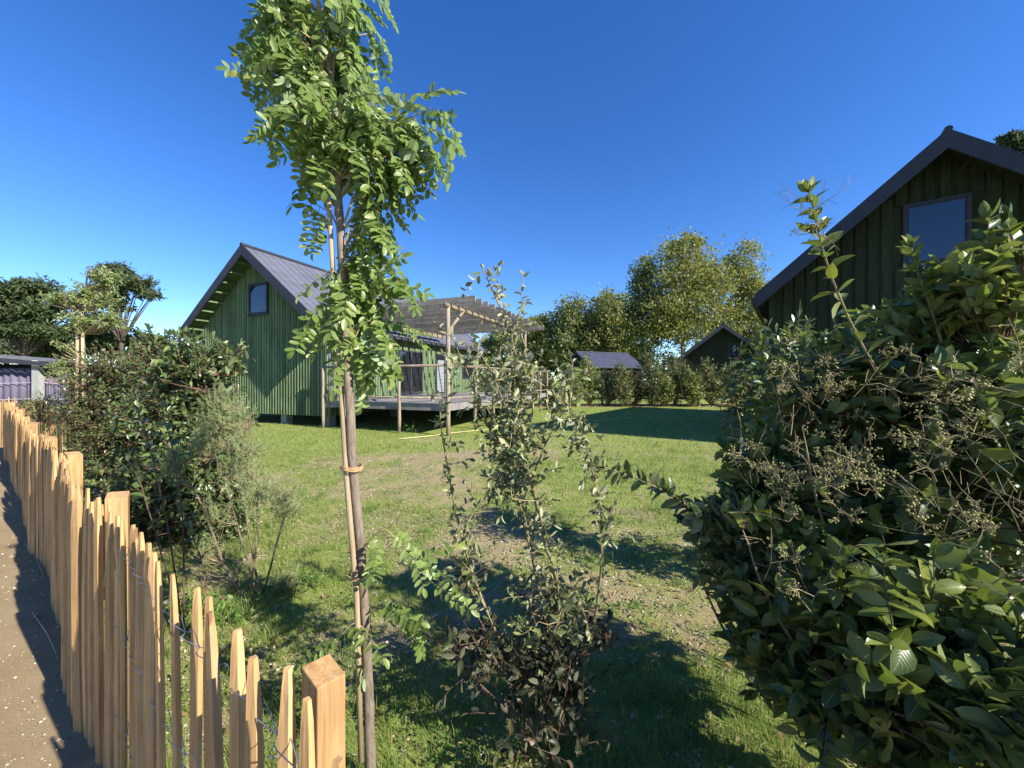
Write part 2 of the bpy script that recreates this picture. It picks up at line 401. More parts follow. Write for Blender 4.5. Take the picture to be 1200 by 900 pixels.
# ------------------------------------------------------------------ mesh helpers
class Acc:
    """collects polygons, then links them as ONE mesh object"""
    def __init__(s):
        s.v = []; s.f = []; s.n = 0; s.smooth = False

    def add(s, verts, faces):
        s.v.extend([tuple(map(float, p)) for p in verts])
        s.f.extend([tuple(i + s.n for i in f) for f in faces])
        s.n += len(verts)

    def box(s, x0, x1, y0, y1, z0, z1):
        v = [(x0, y0, z0), (x1, y0, z0), (x1, y1, z0), (x0, y1, z0), (x0, y0, z1), (x1, y0, z1), (x1, y1, z1), (x0, y1, z1)]
        s.add(v, [(0, 3, 2, 1), (4, 5, 6, 7), (0, 1, 5, 4), (1, 2, 6, 5), (2, 3, 7, 6), (3, 0, 4, 7)])

    def prism(s, poly, y0, y1):
        """poly: (x,z) points counter-clockwise seen from -y; extruded along y"""
        k = len(poly)
        v = [(x, y0, z) for x, z in poly] + [(x, y1, z) for x, z in poly]
        f = [tuple(range(k)), tuple(range(2 * k - 1, k - 1, -1))]
        for i in range(k):
            j = (i + 1) % k
            f.append((i, i + k, j + k, j))
        s.add(v, f)

    def tube(s, pts, rad, sides=6, cap=True):
        pts = [np.asarray(p, float) for p in pts]
        if np.isscalar(rad):
            rad = [rad] * len(pts)
        t0 = pts[1] - pts[0]; t0 = t0 / (np.linalg.norm(t0) + 1e-9)
        a = np.array((0, 0, 1.0)) if abs(t0[2]) < 0.9 else np.array((1.0, 0, 0))
        u = np.cross(t0, a); u /= np.linalg.norm(u)
        vs = []
        for i, p in enumerate(pts):
            if i == 0: t = pts[1] - pts[0]
            elif i == len(pts) - 1: t = pts[-1] - pts[-2]
            else: t = pts[i + 1] - pts[i - 1]
            t = t / (np.linalg.norm(t) + 1e-9)
            u = u - t * np.dot(u, t); u /= (np.linalg.norm(u) + 1e-9)
            w = np.cross(t, u)
            for k in range(sides):
                an = 2 * pi * k / sides
                vs.append(p + rad[i] * (cos(an) * u + sin(an) * w))
        f = []
        for i in range(len(pts) - 1):
            for k in range(sides):
                k2 = (k + 1) % sides
                f.append((i * sides + k, i * sides + k2, (i + 1) * sides + k2, (i + 1) * sides + k))
        if cap:
            f.append(tuple(range(sides - 1, -1, -1)))
            f.append(tuple((len(pts) - 1) * sides + k for k in range(sides)))
        s.add(vs, f)

    def mesh(s, name, mat):
        me = bpy.data.meshes.new(name)
        me.from_pydata(s.v, [], s.f)
        me.materials.append(mat)
        if s.smooth:
            me.polygons.foreach_set('use_smooth', [True] * len(me.polygons))
        me.update()
        return me

    def build(s, name, mat, parent=None, kind=None, smooth=False):
        s.smooth = smooth
        return link(name, s.mesh(name, mat), parent, kind)


def link(name, me, parent=None, kind=None):
    o = bpy.data.objects.new(name, me)
    C.objects.link(o)
    if parent is not None: o.parent = parent
    if kind: o['kind'] = kind
    return o


def thing(name, label, cat, loc=(0, 0, 0), rz=0.0, group=None):
    o = bpy.data.objects.new(name, None)
    o.empty_display_size = 0.2
    C.objects.link(o)
    o.location = [float(c) for c in loc]; o.rotation_euler = (0, 0, rz)
    o['label'] = label; o['category'] = cat
    if group: o['group'] = group
    return o


def tag(o, label, cat, group=None):
    o['label'] = label; o['category'] = cat
    if group: o['group'] = group
    return o


def npmesh(name, V, Fc, mat, rnd=None, uv=None, smooth=False):
    """V (n,3), Fc (m,k) uniform polygons"""
    me = bpy.data.meshes.new(name)
    m, k = Fc.shape
    me.vertices.add(len(V)); me.loops.add(m * k); me.polygons.add(m)
    me.vertices.foreach_set('co', np.ascontiguousarray(V, dtype=np.float32).ravel())
    me.loops.foreach_set('vertex_index', np.ascontiguousarray(Fc, dtype=np.int32).ravel())
    me.polygons.foreach_set('loop_start', np.arange(0, m * k, k, dtype=np.int32))
    if smooth: me.polygons.foreach_set('use_smooth', np.ones(m, dtype=bool))
    me.materials.append(mat)
    me.update(calc_edges=True)
    if rnd is not None:
        a = me.attributes.new('rnd', 'FLOAT', 'POINT')
        a.data.foreach_set('value', np.ascontiguousarray(rnd, dtype=np.float32))
    if uv is not None:
        l = me.uv_layers.new(name='UVMap')
        l.data.foreach_set('uv', np.ascontiguousarray(uv[Fc.ravel()], dtype=np.float32).ravel())
    return me


# leaf templates: verts (n,3), quads (m,4), uv
def leaf_tmpl(ts, ws, width, fold=0.25, curl=0.3, wav=0.0, mid=True, twist=0.0):
    V = []; U = []
    cols = (-1, 0, 1) if mid else (-1, 1)
    for i, (t, w) in enumerate(zip(ts, ws)):
        for c in cols:
            y = c * w * width / 2
            z = abs(y) * fold - curl * t * t * 0.5 + wav * sin(t * 9 + c) * abs(c) * w
            x = t - curl * 0.15 * t * t
            ca, sa = cos(twist * t), sin(twist * t)
            V.append((x, y * ca - z * 0, z + y * sa)); U.append((t, 0.5 + c * 0.5))
    k = len(cols); Q = []
    for i in range(len(ts) - 1):
        for c in range(k - 1):
            a = i * k + c
            Q.append((a, a + k, a + k + 1, a + 1))
    return np.array(V), np.array(Q), np.array(U)


OV_T = [0, 0.12, 0.35, 0.62, 0.85, 1.0]; OV_W = [0.06, 0.5, 0.95, 0.92, 0.5, 0.03]
T_PRIVET = [leaf_tmpl(OV_T, OV_W, 0.50, f, c, w, True, tw) for f, c, w, tw in ((0.35, 0.25, 0.01, 0), (0.55, 0.5, 0.02, 0.4), (0.25, 0.1, 0.015, -0.3), (0.45, -0.25, 0.02, 0.2), (0.9, 0.35, 0.02, -0.5))]
T_LAUREL = [leaf_tmpl(OV_T, [0.05, 0.42, 0.9, 0.95, 0.6, 0.03], 0.34, f, c, 0.01, True, tw) for f, c, tw in ((0.3, 0.3, 0), (0.5, 0.55, 0.3), (0.2, 0.1, -0.3))]
T_ELAE = [leaf_tmpl([0, 0.2, 0.55, 0.85, 1], [0.05, 0.7, 1.0, 0.6, 0.05], 0.46, f, c, 0.03, True, tw) for f, c, tw in ((0.5, 0.3, 0.3), (0.8, 0.6, -0.5), (0.3, -0.2, 0.2))]
T_MID = [leaf_tmpl([0, 0.4, 0.8, 1], [0.08, 1.0, 0.7, 0.05], 0.42, f, c, 0.0, True) for f, c in ((0.3, 0.3), (0.5, 0.5), (0.2, -0.1))]
T_FAR = [leaf_tmpl([0, 0.5, 1], [0.25, 1.0, 0.2], 0.62, 0.2, c, 0.0, False) for c in (0.2, 0.5)]
T_NEEDLE = [leaf_tmpl([0, 1], [1, 0.4], 0.17, 0, 0, 0, False)]
T_TUFT = [leaf_tmpl([0, 0.5, 1], [0.4, 1.0, 0.3], 0.30, 0, 0.2, 0, False)]


def frames(d, nh):
    d = d / (np.linalg.norm(d, axis=1, keepdims=True) + 1e-9)
    s = np.cross(nh, d); ln = np.linalg.norm(s, axis=1, keepdims=True)
    s = np.where(ln > 1e-3, s / (ln + 1e-9), np.array((1.0, 0, 0)))
    n = np.cross(d, s)
    return d, s, n


def leaves_mesh(name, P, D, NH, SZ, tmpls, mat, uvs=False, smooth=True, seed=1):
    g = np.random.default_rng(seed)
    P = np.asarray(P); D = np.asarray(D); NH = np.asarray(NH); SZ = np.asarray(SZ)
    d, s, n = frames(D, NH)
    ch = g.integers(0, len(tmpls), len(P)); r = g.random(len(P))
    Vs = []; Fs = []; Rs = []; Us = []; off = 0
    for k, (tv, tq, tu) in enumerate(tmpls):
        i = np.where(ch == k)[0]
        if len(i) == 0: continue
        v = P[i][:, None, :] + SZ[i][:, None, None] * (tv[None, :, 0:1] * d[i][:, None] + tv[None, :, 1:2] * s[i][:, None] + tv[None, :, 2:3] * n[i][:, None])
        nv = len(tv)
        f = tq[None] + (np.arange(len(i)) * nv)[:, None, None] + off
        Vs.append(v.reshape(-1, 3)); Fs.append(f.reshape(-1, 4)); Rs.append(np.repeat(r[i], nv)); Us.append(np.tile(tu, (len(i), 1)))
        off += len(i) * nv
    return npmesh(name, np.concatenate(Vs), np.concatenate(Fs), mat, np.concatenate(Rs), np.concatenate(Us) if uvs else None, smooth)


_leafmeshes = {}


def leaf_meshes(key, tmpls, mat):
    k = (key, mat.name)
    if k not in _leafmeshes:
        out = []
        for tv, tq, tu in tmpls:
            me = npmesh(key, tv, tq, mat, None, tu, True)
            out.append(me)
        _leafmeshes[k] = out
    return _leafmeshes[k]


def unit(v):
    v = np.asarray(v, float)
    return v / (np.linalg.norm(v) + 1e-9)


class Plant:
    """collects stems and leaves in world space and builds them under one thing"""
    def __init__(s, base, seed=1):
        s.base = np.array((base[0], base[1], 0.0)); s.g = np.random.default_rng(seed)
        s.P = []; s.D = []; s.NH = []; s.S = []; s.wood = Acc(); s.thin = Acc(); s.nodes = []; s.seed = seed

    def rv(s, a=1.0):
        return s.g.normal(size=3) * a

    def limb(s, pts, r0, r1, thin=False, sides=6, wob=0.0, sub=3):
        """smooth polyline through pts"""
        pts = [np.asarray(p, float) for p in pts]
        out = []
        for i in range(len(pts) - 1):
            p0 = pts[max(i - 1, 0)]; p1 = pts[i]; p2 = pts[i + 1]; p3 = pts[min(i + 2, len(pts) - 1)]
            for k in range(sub):
                t = k / sub
                out.append(0.5 * ((2 * p1) + (-p0 + p2) * t + (2 * p0 - 5 * p1 + 4 * p2 - p3) * t * t + (-p0 + 3 * p1 - 3 * p2 + p3) * t ** 3))
        out.append(pts[-1])
        if wob:
            out = [out[0]] + [p + s.rv(wob) for p in out[1:-1]] + [out[-1]]
        n = len(out)
        rad = [r0 + (r1 - r0) * i / (n - 1) for i in range(n)]
        (s.thin if thin else s.wood).tube(out, rad, sides)
        return out, rad

    def leaf(s, p, d, nh, size):
        s.P.append(p); s.D.append(d); s.NH.append(nh); s.S.append(size)

    def leafy(s, pts, spacing, size, kind='alt', spread=0.9, upn=1.0, start=0.0, jit=0.35, droop=0.0):
        """leaves along a polyline"""
        pts = [np.asarray(p, float) for p in pts]
        seg = [np.linalg.norm(pts[i + 1] - pts[i]) for i in range(len(pts) - 1)]
        L = sum(seg); t = start * L; ang = s.g.random() * 6.28
        while t < L:
            a = t; i = 0
            while i < len(seg) - 1 and a > seg[i]: a -= seg[i]; i += 1
            p = pts[i] + (pts[i + 1] - pts[i]) * (a / max(seg[i], 1e-6))
            ax = unit(pts[i + 1] - pts[i])
            u = unit(np.cross(ax, (0.3, 0.2, 1.0))); w = np.cross(ax, u)
            for k in range(2 if kind == 'opp' else 1):
                an = ang + k * pi
                rad = cos(an) * u + sin(an) * w
                d = unit(ax * (1 - spread * 0.5) + rad * spread + s.rv(jit * 0.5) + np.array((0, 0, -droop)))
                nh = unit(ax * 0.6 + np.array((0, 0, upn)) + s.rv(jit))
                s.leaf(p, d, nh, size * (0.7 + 0.5 * s.g.random()) * (1 - 0.35 * (t / L) ** 3))
            ang += 2.4 if kind == 'alt' else pi / 2 + 0.2
            t += spacing * (0.7 + 0.6 * s.g.random())
        # terminal pair
        ax = unit(pts[-1] - pts[-2])
        for k in range(2):
            s.leaf(pts[-1], unit(ax + s.rv(0.35)), unit(np.array((0, 0, 1.0)) + s.rv(0.5)), size * 0.7)

    def fill(s, blobs, n, slen, spacing, size, up=0.5, kind='alt', rt=0.002, upn=1.0, surf=0.45, droop=0.0, jit=0.35, zmin=0.04, connect=True, conmax=9.0, spread=0.9):
        """shoots through ellipsoids: blobs = (centre, radii, weight)"""
        w = np.array([b[2] for b in blobs], float); w /= w.sum()
        for _ in range(n):
            b = blobs[s.g.choice(len(blobs), p=w)]
            v = unit(s.rv()); r = s.g.random() ** surf
            p = b[0] + v * b[1] * r
            if p[2] < zmin: continue
            d = unit(v * 0.8 + np.array((0, 0, up)) + s.rv(0.35))
            L = slen * (0.6 + 0.7 * s.g.random())
            bend = s.rv(0.12 * L)
            q = p - d * L
            if q[2] < 0.02: q[2] = 0.02
            pts = [q, q * 0.5 + p * 0.5 + bend * 0.6, p]
            s.thin.tube(pts, [rt * 1.3, rt, rt * 0.5], 4, False)
            if connect and s.nodes:
                nd = np.array(s.nodes)
                dd = np.linalg.norm(nd - q, axis=1) + np.maximum(nd[:, 2] - q[2], 0) * 2
                j = int(np.argmin(dd))
                if dd[j] < conmax:
                    a = nd[j]; m = (a + q) / 2 + np.array((0, 0, -0.06 * dd[j])) + s.rv(0.04 * dd[j])
                    s.thin.tube([a, m, q], [rt * 2.2, rt * 1.8, rt * 1.3], 4, False)
            s.leafy(pts, spacing, size, kind, spread, upn, 0.05, jit, droop)

    def finish(s, root, leafmat, tm, nobj=0, leafname='leaf', woodmat=None, thinmat=None, woodname='stem', folname='foliage', uvs=False, smooth=True, key=None):
        B = Vector(root.location)
        b = np.array(B)
        P = np.array(s.P); D = np.array(s.D); NH = np.array(s.NH); SZ = np.array(s.S)
        if s.wood.n:
            a = s.wood; a.v = [(x - b[0], y - b[1], z - b[2]) for x, y, z in a.v]
            a.build(woodname, woodmat, root, None, True)
        if s.thin.n:
            a = s.thin; a.v = [(x - b[0], y - b[1], z - b[2]) for x, y, z in a.v]
            a.build('twigs', thinmat or woodmat, root, 'stuff', True)
        if len(P) == 0: return
        sel = np.array([], int)
        if nobj:
            px = 600 + F * P[:, 0] / np.maximum(P[:, 1], 0.05); py = HOR - F * (P[:, 2] - H) / np.maximum(P[:, 1], 0.05)
            inf = (px > -20) & (px < 1220) & (py > -20) & (py < 920) & (P[:, 1] > 0.2)
            sc = np.where(inf, SZ / P[:, 1] * (1 + 0.3 * s.g.random(len(P))), -1)
            sel = np.argsort(-sc)[:nobj]; sel = sel[sc[sel] > 0]
            ms = leaf_meshes(key or leafname, tm, leafmat)
            d, sd, n = frames(D[sel], NH[sel])
            for j, i in enumerate(sel):
                o = bpy.data.objects.new(leafname, ms[int(s.g.integers(0, len(ms)))])
                C.objects.link(o); o.parent = root
                k = float(SZ[i])
                mtx = Matrix(((d[j, 0] * k, sd[j, 0] * k, n[j, 0] * k, P[i, 0] - b[0]), (d[j, 1] * k, sd[j, 1] * k, n[j, 1] * k, P[i, 1] - b[1]), (d[j, 2] * k, sd[j, 2] * k, n[j, 2] * k, P[i, 2] - b[2]), (0, 0, 0, 1)))
                o.matrix_local = mtx
        rest = np.setdiff1d(np.arange(len(P)), sel)
        if len(rest):
            me = leaves_mesh(folname, P[rest] - b, D[rest], NH[rest], SZ[rest], tm, leafmat, uvs, smooth, s.seed)
            link(folname, me, root, 'stuff')


def blob(px, py, Y, rx, ry, w=1.0, rd=None):
    c = at(px, py, Y)
    a, b = rx / F * Y, ry / F * Y
    return (c, np.array((a, rd if rd else (a + b) / 2, b)), w)


# ------------------------------------------------------------------ ground
F0 = np.array((-0.34, 0.618)); FD = np.array((-cos(R(36)), sin(R(36)))); FN = np.array((sin(R(36)), cos(R(36))))


def vnoise(x, y, seed=0):
    def h(i, j):
        v = np.sin(i * 127.1 + j * 311.7 + seed * 74.7) * 43758.5453
        return v - np.floor(v)
    i = np.floor(x); j = np.floor(y); fx = x - i; fy = y - j
    fx = fx * fx * (3 - 2 * fx); fy = fy * fy * (3 - 2 * fy)
    return (h(i, j) * (1 - fx) + h(i + 1, j) * fx) * (1 - fy) + (h(i, j + 1) * (1 - fx) + h(i + 1, j + 1) * fx) * fy


def fbm(x, y, seed=0):
    return 0.5 * vnoise(x, y, seed) + 0.3 * vnoise(x * 2.1 + 5, y * 2.1, seed + 1) + 0.2 * vnoise(x * 4.7, y * 4.7 + 9, seed + 2)


def sdist(x, y):
    return (x - F0[0]) * FN[0] + (y - F0[1]) * FN[1]


def grassy(x, y):
    g = 0.52 + (fbm(x * 0.75, y * 0.75, 3) - 0.5) * 0.55 + (fbm(x * 3.3, y * 3.3, 8) - 0.5) * 0.9 + (fbm(x * 11, y * 11, 18) - 0.5) * 1.0

    def bl(cx, cy, rx, ry, a):
        return a * np.exp(-(((x - cx) / rx) ** 2 + ((y - cy) / ry) ** 2))
    g += bl(-4.5, 10.5, 3.0, 2.6, 0.5)       # lush strip before the green cabin
    g += bl(2.5, 17, 12, 6.5, 0.45)
    g += bl(1.9, 6.6, 2.2, 1.2, 0.25)
    g += bl(1.0, 1.9, 0.75, 0.35, 0.6) + bl(-1.75, 3.1, 0.6, 0.45, 0.6)
    g -= bl(-0.4, 3.7, 1.0, 0.8, 0.06) + bl(0.55, 2.7, 0.6, 0.5, 0.10) + bl(1.6, 2.9, 0.8, 0.5, 0.15)
    g -= bl(-2.2, 10.6, 1.3, 0.6, 0.55) + bl(-0.8, 8.6, 1.6, 0.7, 0.3)
    g += bl(-0.3, 1.75, 0.9, 0.5, 0.25)
    g -= bl(-2.6, 8.0, 1.3, 0.9, 0.28) + bl(-1.0, 6.2, 1.2, 0.7, 0.22) + bl(0.9, 8.8, 1.5, 0.5, 0.2) + bl(2.6, 4.9, 0.7, 0.4, 0.25)
    # mulch bed before the hedge
    bed = (np.abs(y - 24.4 - 0.02 * x) < 1.1) & (x > -1) & (x < 16)
    g = np.where(bed, 0.1, g)
    g = np.where(y > 27, g + 0.3, g)
    return np.clip(g, 0, 1)


def gaxis(lo, hi, c, fine, grow):
    out = [c]; s = fine
    while out[-1] < hi: out.append(out[-1] + s); s *= grow
    neg = [c]; s = fine
    while neg[-1] > lo: neg.append(neg[-1] - s); s *= grow
    return np.array(sorted(set(neg[1:] + out)))


gx = gaxis(-1500, 1500, 0.0, 0.05, 1.035); gy = gaxis(-1500, 1500, 1.8, 0.05, 1.03)
X, Y = np.meshgrid(gx, gy)
V = np.stack([X.ravel(), Y.ravel(), np.zeros(X.size)], 1)
near = np.exp(-((X / 9) ** 2 + ((Y - 3) / 9) ** 2)).ravel()
V[:, 2] = -0.012 + (fbm(X.ravel() * 2.2, Y.ravel() * 2.2, 5) - 0.5) * 0.03 * near - 0.004
nx, ny = len(gx), len(gy)
I = np.arange(nx * ny).reshape(ny, nx)
Fc = np.stack([I[:-1, :-1].ravel(), I[:-1, 1:].ravel(), I[1:, 1:].ravel(), I[1:, :-1].ravel()], 1)
gm = npmesh('ground', V, Fc, M['ground'], smooth=True)
ga = gm.attributes.new('grassy', 'FLOAT', 'POINT')
ga.data.foreach_set('value', grassy(X.ravel(), Y.ravel()).astype(np.float32))
link('ground', gm, None, 'structure')

# sandy path on the camera's side of the fence
a = Acc()
sv = [0.06, -0.15, -0.5, -1.0, -2.0, -3.4, -5.0]
NS = 90
vv = []
for i in range(NS + 1):
    t = -8 + 38 * i / NS
    for j, s_ in enumerate(sv):
        e = 0.05 * sin(t * 3.1) + 0.03 * sin(t * 7.7) if j in (0, len(sv) - 1) else 0
        p = F0 + FD * t + FN * (s_ + e)
        vv.append((p[0], p[1], 0.004 + (0.006 * sin(t * 2.3 + s_ * 4) if 0 < j < len(sv) - 1 else -0.004)))
ff = []
m_ = len(sv)
for i in range(NS):
    for j in range(m_ - 1):
        ff.append((i * m_ + j, (i + 1) * m_ + j, (i + 1) * m_ + j + 1, i * m_ + j + 1))
a.add(vv, ff)
po = a.build('path', M['path'], None, 'structure', True)

# ------------------------------------------------------------------ houses
TH = R(-21.5)
U2 = np.array((cos(TH), sin(TH))); V2 = np.array((-sin(TH), cos(TH)))


def board_mesh(w, z0, zl, zr, th=0.034, ch=0.026):
    """upright board: back at y=0, face at y=-th, chamfered sides; sloped top"""
    a = Acc()
    xs = [0, 0, ch, w - ch, w, w]; ys = [0, -th + ch, -th, -th, -th + ch, 0]
    zt = [zl + (zr - zl) * x / w for x in xs]
    v = [(x, y, z0) for x, y in zip(xs, ys)] + [(x, y, z) for x, y, z in zip(xs, ys, zt)]
    f = [(0, 5, 4, 3, 2, 1), (6, 7, 8, 9, 10, 11)] + [(i, i + 1, i + 7, i + 6) for i in range(5)] + [(5, 0, 6, 11)]
    a.add(v, f)
    return a


def house(name, label, root_xy, rz, Wd, L, zr, tanp, over, side, mats, front_open=(), right_open=(), roofmat='roof', pitch=0.142, bw=0.098, detail=2, d=0.66, floor=0.9, zb=0.36):
    """local x: right wall 0, left wall -Wd; y: 0 front gable to L"""
    t = thing(name, label, 'cabin', (root_xy[0], root_xy[1], 0), rz)
    gm_, dk = mats
    cosp = 1 / math.sqrt(1 + tanp * tanp); th = 0.13 / cosp
    hx = -Wd / 2
    under = lambda x: zr - th - abs(x - hx) * tanp
    a = Acc()
    zw = under(0) - 0.003
    a.prism([(-Wd, zb + 0.05), (0, zb + 0.05), (0, zw), (hx, under(hx) - 0.003), (-Wd, zw)], 0.0, L)
    a.build('wall', dk, t)
    # front boards
    def put(ac, M4, nm='cladding_board'):
        if detail == 2:
            o = ac.build(nm, gm_, t); o.matrix_local = M4
        else:
            joined.v.extend([tuple(M4 @ Vector(p)) for p in ac.v]); joined.f.extend([tuple(i + joined.n for i in f) for f in ac.f]); joined.n += ac.n
    joined = Acc()
    def spans(x0, x1, z0, z1fun, opens):
        """cut the upright strip x0..x1 by the openings"""
        sp = [(z0, None)]
        for (ox0, ox1, oz0, oz1) in opens:
            if x1 > ox0 and x0 < ox1:
                sp = [(z0, oz0), (oz1, None)] if oz0 > z0 else [(oz1, None)]
        return sp
    nb = int(Wd / pitch)
    for i in range(nb):
        x0 = -Wd + 0.02 + i * (Wd - 0.04) / nb; x1 = x0 + bw
        if x0 < hx < x1: zl, zr_ = under(x0), under(x1)
        else: zl, zr_ = under(x0), under(x1)
        for (s0, s1) in spans(x0, x1, zb, None, front_open):
            ac = board_mesh(bw, s0, s1 if s1 else zl - 0.006, s1 if s1 else zr_ - 0.006)
            put(ac, Matrix.Translation((x0, -0.002, 0)))
    ns = int(L / pitch)
    for sgn, opens in ((1, right_open), (-1, ())):
        for i in range(ns):
            y0 = 0.02 + i * (L - 0.04) / ns
            for (s0, s1) in spans(y0, y0 + bw, zb, None, opens):
                zt = s1 if s1 else zw - 0.02
                if zt - s0 < 0.03: continue
                ac = board_mesh(bw, s0, zt, zt)
                if sgn > 0:   # faces +x : local y(-) -> +x, local x -> +y
                    m4 = Matrix(((0, -1, 0, 0.002), (1, 0, 0, y0), (0, 0, 1, 0), (0, 0, 0, 1)))
                else:
                    m4 = Matrix(((0, 1, 0, -Wd - 0.002), (-1, 0, 0, y0 + bw), (0, 0, 1, 0), (0, 0, 0, 1)))
                put(ac, m4)
    if detail < 2: joined.build('cladding', gm_, t, 'stuff')
    # corner trim
    for cx_ in (-Wd, 0):
        a = Acc(); a.box(cx_ - 0.045, cx_ + 0.045, -0.045, 0.045, zb - 0.01, zw + 0.0)
        a.build('corner_board', gm_, t)
    # roof slopes
    ex = Wd / 2 + over
    for sg in (-1, 1):
        a = Acc()
        pr = [(hx, zr), (hx, zr - th), (hx + sg * ex, zr - th - ex * tanp), (hx + sg * ex, zr - ex * tanp)]
        if sg < 0: pr = pr[::-1]
        pr = pr[::-1]
        a.prism(pr, -d + 0.03, L + d - 0.03)
        a.build('roof_slope', M[roofmat], t)
        # soffit lining under the gable overhangs
        for (y0, y1) in ((-d + 0.05, -0.04), (L + 0.04, L + d - 0.05)):
            a = Acc(); z_ = zr - th - 0.003
            pr = [(hx, z_), (hx, z_ - 0.014), (hx + sg * (ex - 0.02), z_ - 0.014 - (ex - 0.02) * tanp), (hx + sg * (ex - 0.02), z_ - (ex - 0.02) * tanp)]
            if sg < 0: pr = pr[::-1]
            a.prism(pr[::-1], y0, y1)
            a.build('soffit', dk, t)
        # standing seams
        nsm = int((L + 2 * d) / 0.36)
        a = Acc()
        for i in range(1, nsm):
            y = -d + i * (L + 2 * d) / nsm
            pr = [(hx + sg * 0.08, zr + 0.0 - 0.08 * tanp), (hx + sg * 0.08, zr + 0.018 - 0.08 * tanp), (hx + sg * ex, zr + 0.018 - ex * tanp), (hx + sg * ex, zr + 0.0 - ex * tanp)]
            if sg < 0: pr = pr[::-1]
            a.prism(pr, y - 0.012, y + 0.012)
        a.build('roof_seam', M[roofmat], t)
        # verge boards, front and back
        fd = 0.32
        for (y0, y1) in ((-d, -d + 0.045), (L + d - 0.045, L + d)):
            a = Acc()
            pr = [(hx, zr + 0.05), (hx, zr + 0.05 - fd / cosp * 0.95), (hx + sg * (ex + 0.03), zr + 0.05 - fd / cosp * 0.95 - (ex + 0.03) * tanp), (hx + sg * (ex + 0.03), zr + 0.05 - (ex + 0.03) * tanp)]
            if sg < 0: pr = pr[::-1]
            a.prism(pr[::-1], y0, y1)
            a.build('verge_board', M['trim'], t)
        # thin pale drip edge under the front verge board
        # eave gutter
        a = Acc()
        gz = zr - ex * tanp
        x0, x1 = (hx + sg * ex + 0.0, hx + sg * (ex + 0.11))
        a.box(min(x0, x1), max(x0, x1), -d - 0.02, L + d, gz - 0.20, gz - 0.06)
        a.build('gutter', M['trim'], t)
        # lookouts under the overhang
        k = 0
        r_ = 0.35
        while r_ < ex - 0.1:
            xx = hx + sg * r_
            a = Acc(); zt = zr - th - (r_ + 0.03) * tanp - 0.022
            a.box(xx - 0.03, xx + 0.03, -d + 0.05, -0.035, zt - 0.09, zt)
            if detail: a.build('lookout', gm_, t)
            r_ += 0.42
    a = Acc(); a.tube([(hx, -d - 0.01, zr + 0.035), (hx, L + d + 0.01, zr + 0.035)], 0.07, 8)
    a.build('ridge_cap', M['trim'], t)
    if not detail: return t
    # piles
    for px_ in np.linspace(-Wd + 0.25, -0.25, 4):
        for py_ in np.linspace(0.35, L - 0.35, 4):
            a = Acc(); a.box(px_ - 0.14, px_ + 0.14, py_ - 0.14, py_ + 0.14, -0.05, zb + 0.055)
            a.build('pile', M['pilecon'], t)
    # downpipe at the front right corner
    a = Acc()
    gx_ = hx + ex + 0.055; gz = zr - ex * tanp - 0.2
    a.tube([(gx_, 0.05, gz), (gx_, 0.06, gz - 0.12), (0.075, 0.03, gz - 0.42), (0.075, 0.03, 0.02)], 0.042, 10)
    a.build('downpipe', M['gutter'], t, smooth=True)
    # front windows
    for (x0, x1, z0, z1) in front_open:
        fr = Acc(); w_ = 0.07
        fr.box(x0, x0 + w_, -0.055, -0.001, z0, z1); fr.box(x1 - w_, x1, -0.055, -0.001, z0, z1)
        fr.box(x0 + w_, x1 - w_, -0.053, -0.001, z0, z0 + w_); fr.box(x0 + w_, x1 - w_, -0.053, -0.001, z1 - w_, z1)
        fr.box(x0 - 0.03, x1 + 0.03, -0.075, -0.057, z0 - 0.05, z0 + 0.004)
        f_ = fr.build('window', M['trim'], t)
        gl = Acc(); gl.box(x0 + w_, x1 - w_, -0.03, -0.004, z0 + w_, z1 - w_); gl.build('pane', M['glass'], f_)
        sr = Acc(); e = 0.028
        sr.box(x0 + w_, x0 + w_ + e, -0.04, -0.031, z0 + w_, z1 - w_); sr.box(x1 - w_ - e, x1 - w_, -0.04, -0.031, z0 + w_, z1 - w_)
        sr.box(x0 + w_ + e, x1 - w_ - e, -0.04, -0.031, z1 - w_ - e, z1 - w_); sr.box(x0 + w_ + e, x1 - w_ - e, -0.04, -0.031, z0 + w_, z0 + w_ + e)
        sr.build('sash', M['trim'], f_)
    for op in right_open:
        y0, y1, z0, z1 = op
        fr = Acc(); w_ = 0.07
        fr.box(0.001, 0.055, y0, y0 + w_, z0, z1); fr.box(0.001, 0.055, y1 - w_, y1, z0, z1)
        fr.box(0.001, 0.053, y0 + w_, y1 - w_, z0, z0 + w_); fr.box(0.001, 0.053, y0 + w_, y1 - w_, z1 - w_, z1)
        if y1 - y0 > 1.4:
            fr.box(0.001, 0.05, (y0 + y1) / 2 - 0.05, (y0 + y1) / 2 + 0.05, z0 + w_, z1 - w_)
        f_ = fr.build('glazed_door' if z0 < 1.0 else 'window', M['trim'], t)
        gl = Acc(); gl.box(0.004, 0.03, y0 + w_, y1 - w_, z0 + w_, z1 - w_); gl.build('pane', M['doorglass'], f_)
        if 6.5 < y0 < 7.2:
            gl = Acc(); gl.box(0.031, 0.038, y0 + w_, y1 - w_, z0 + w_, z0 + 1.75); gl.build('blind', M['white'], f_)
    return t


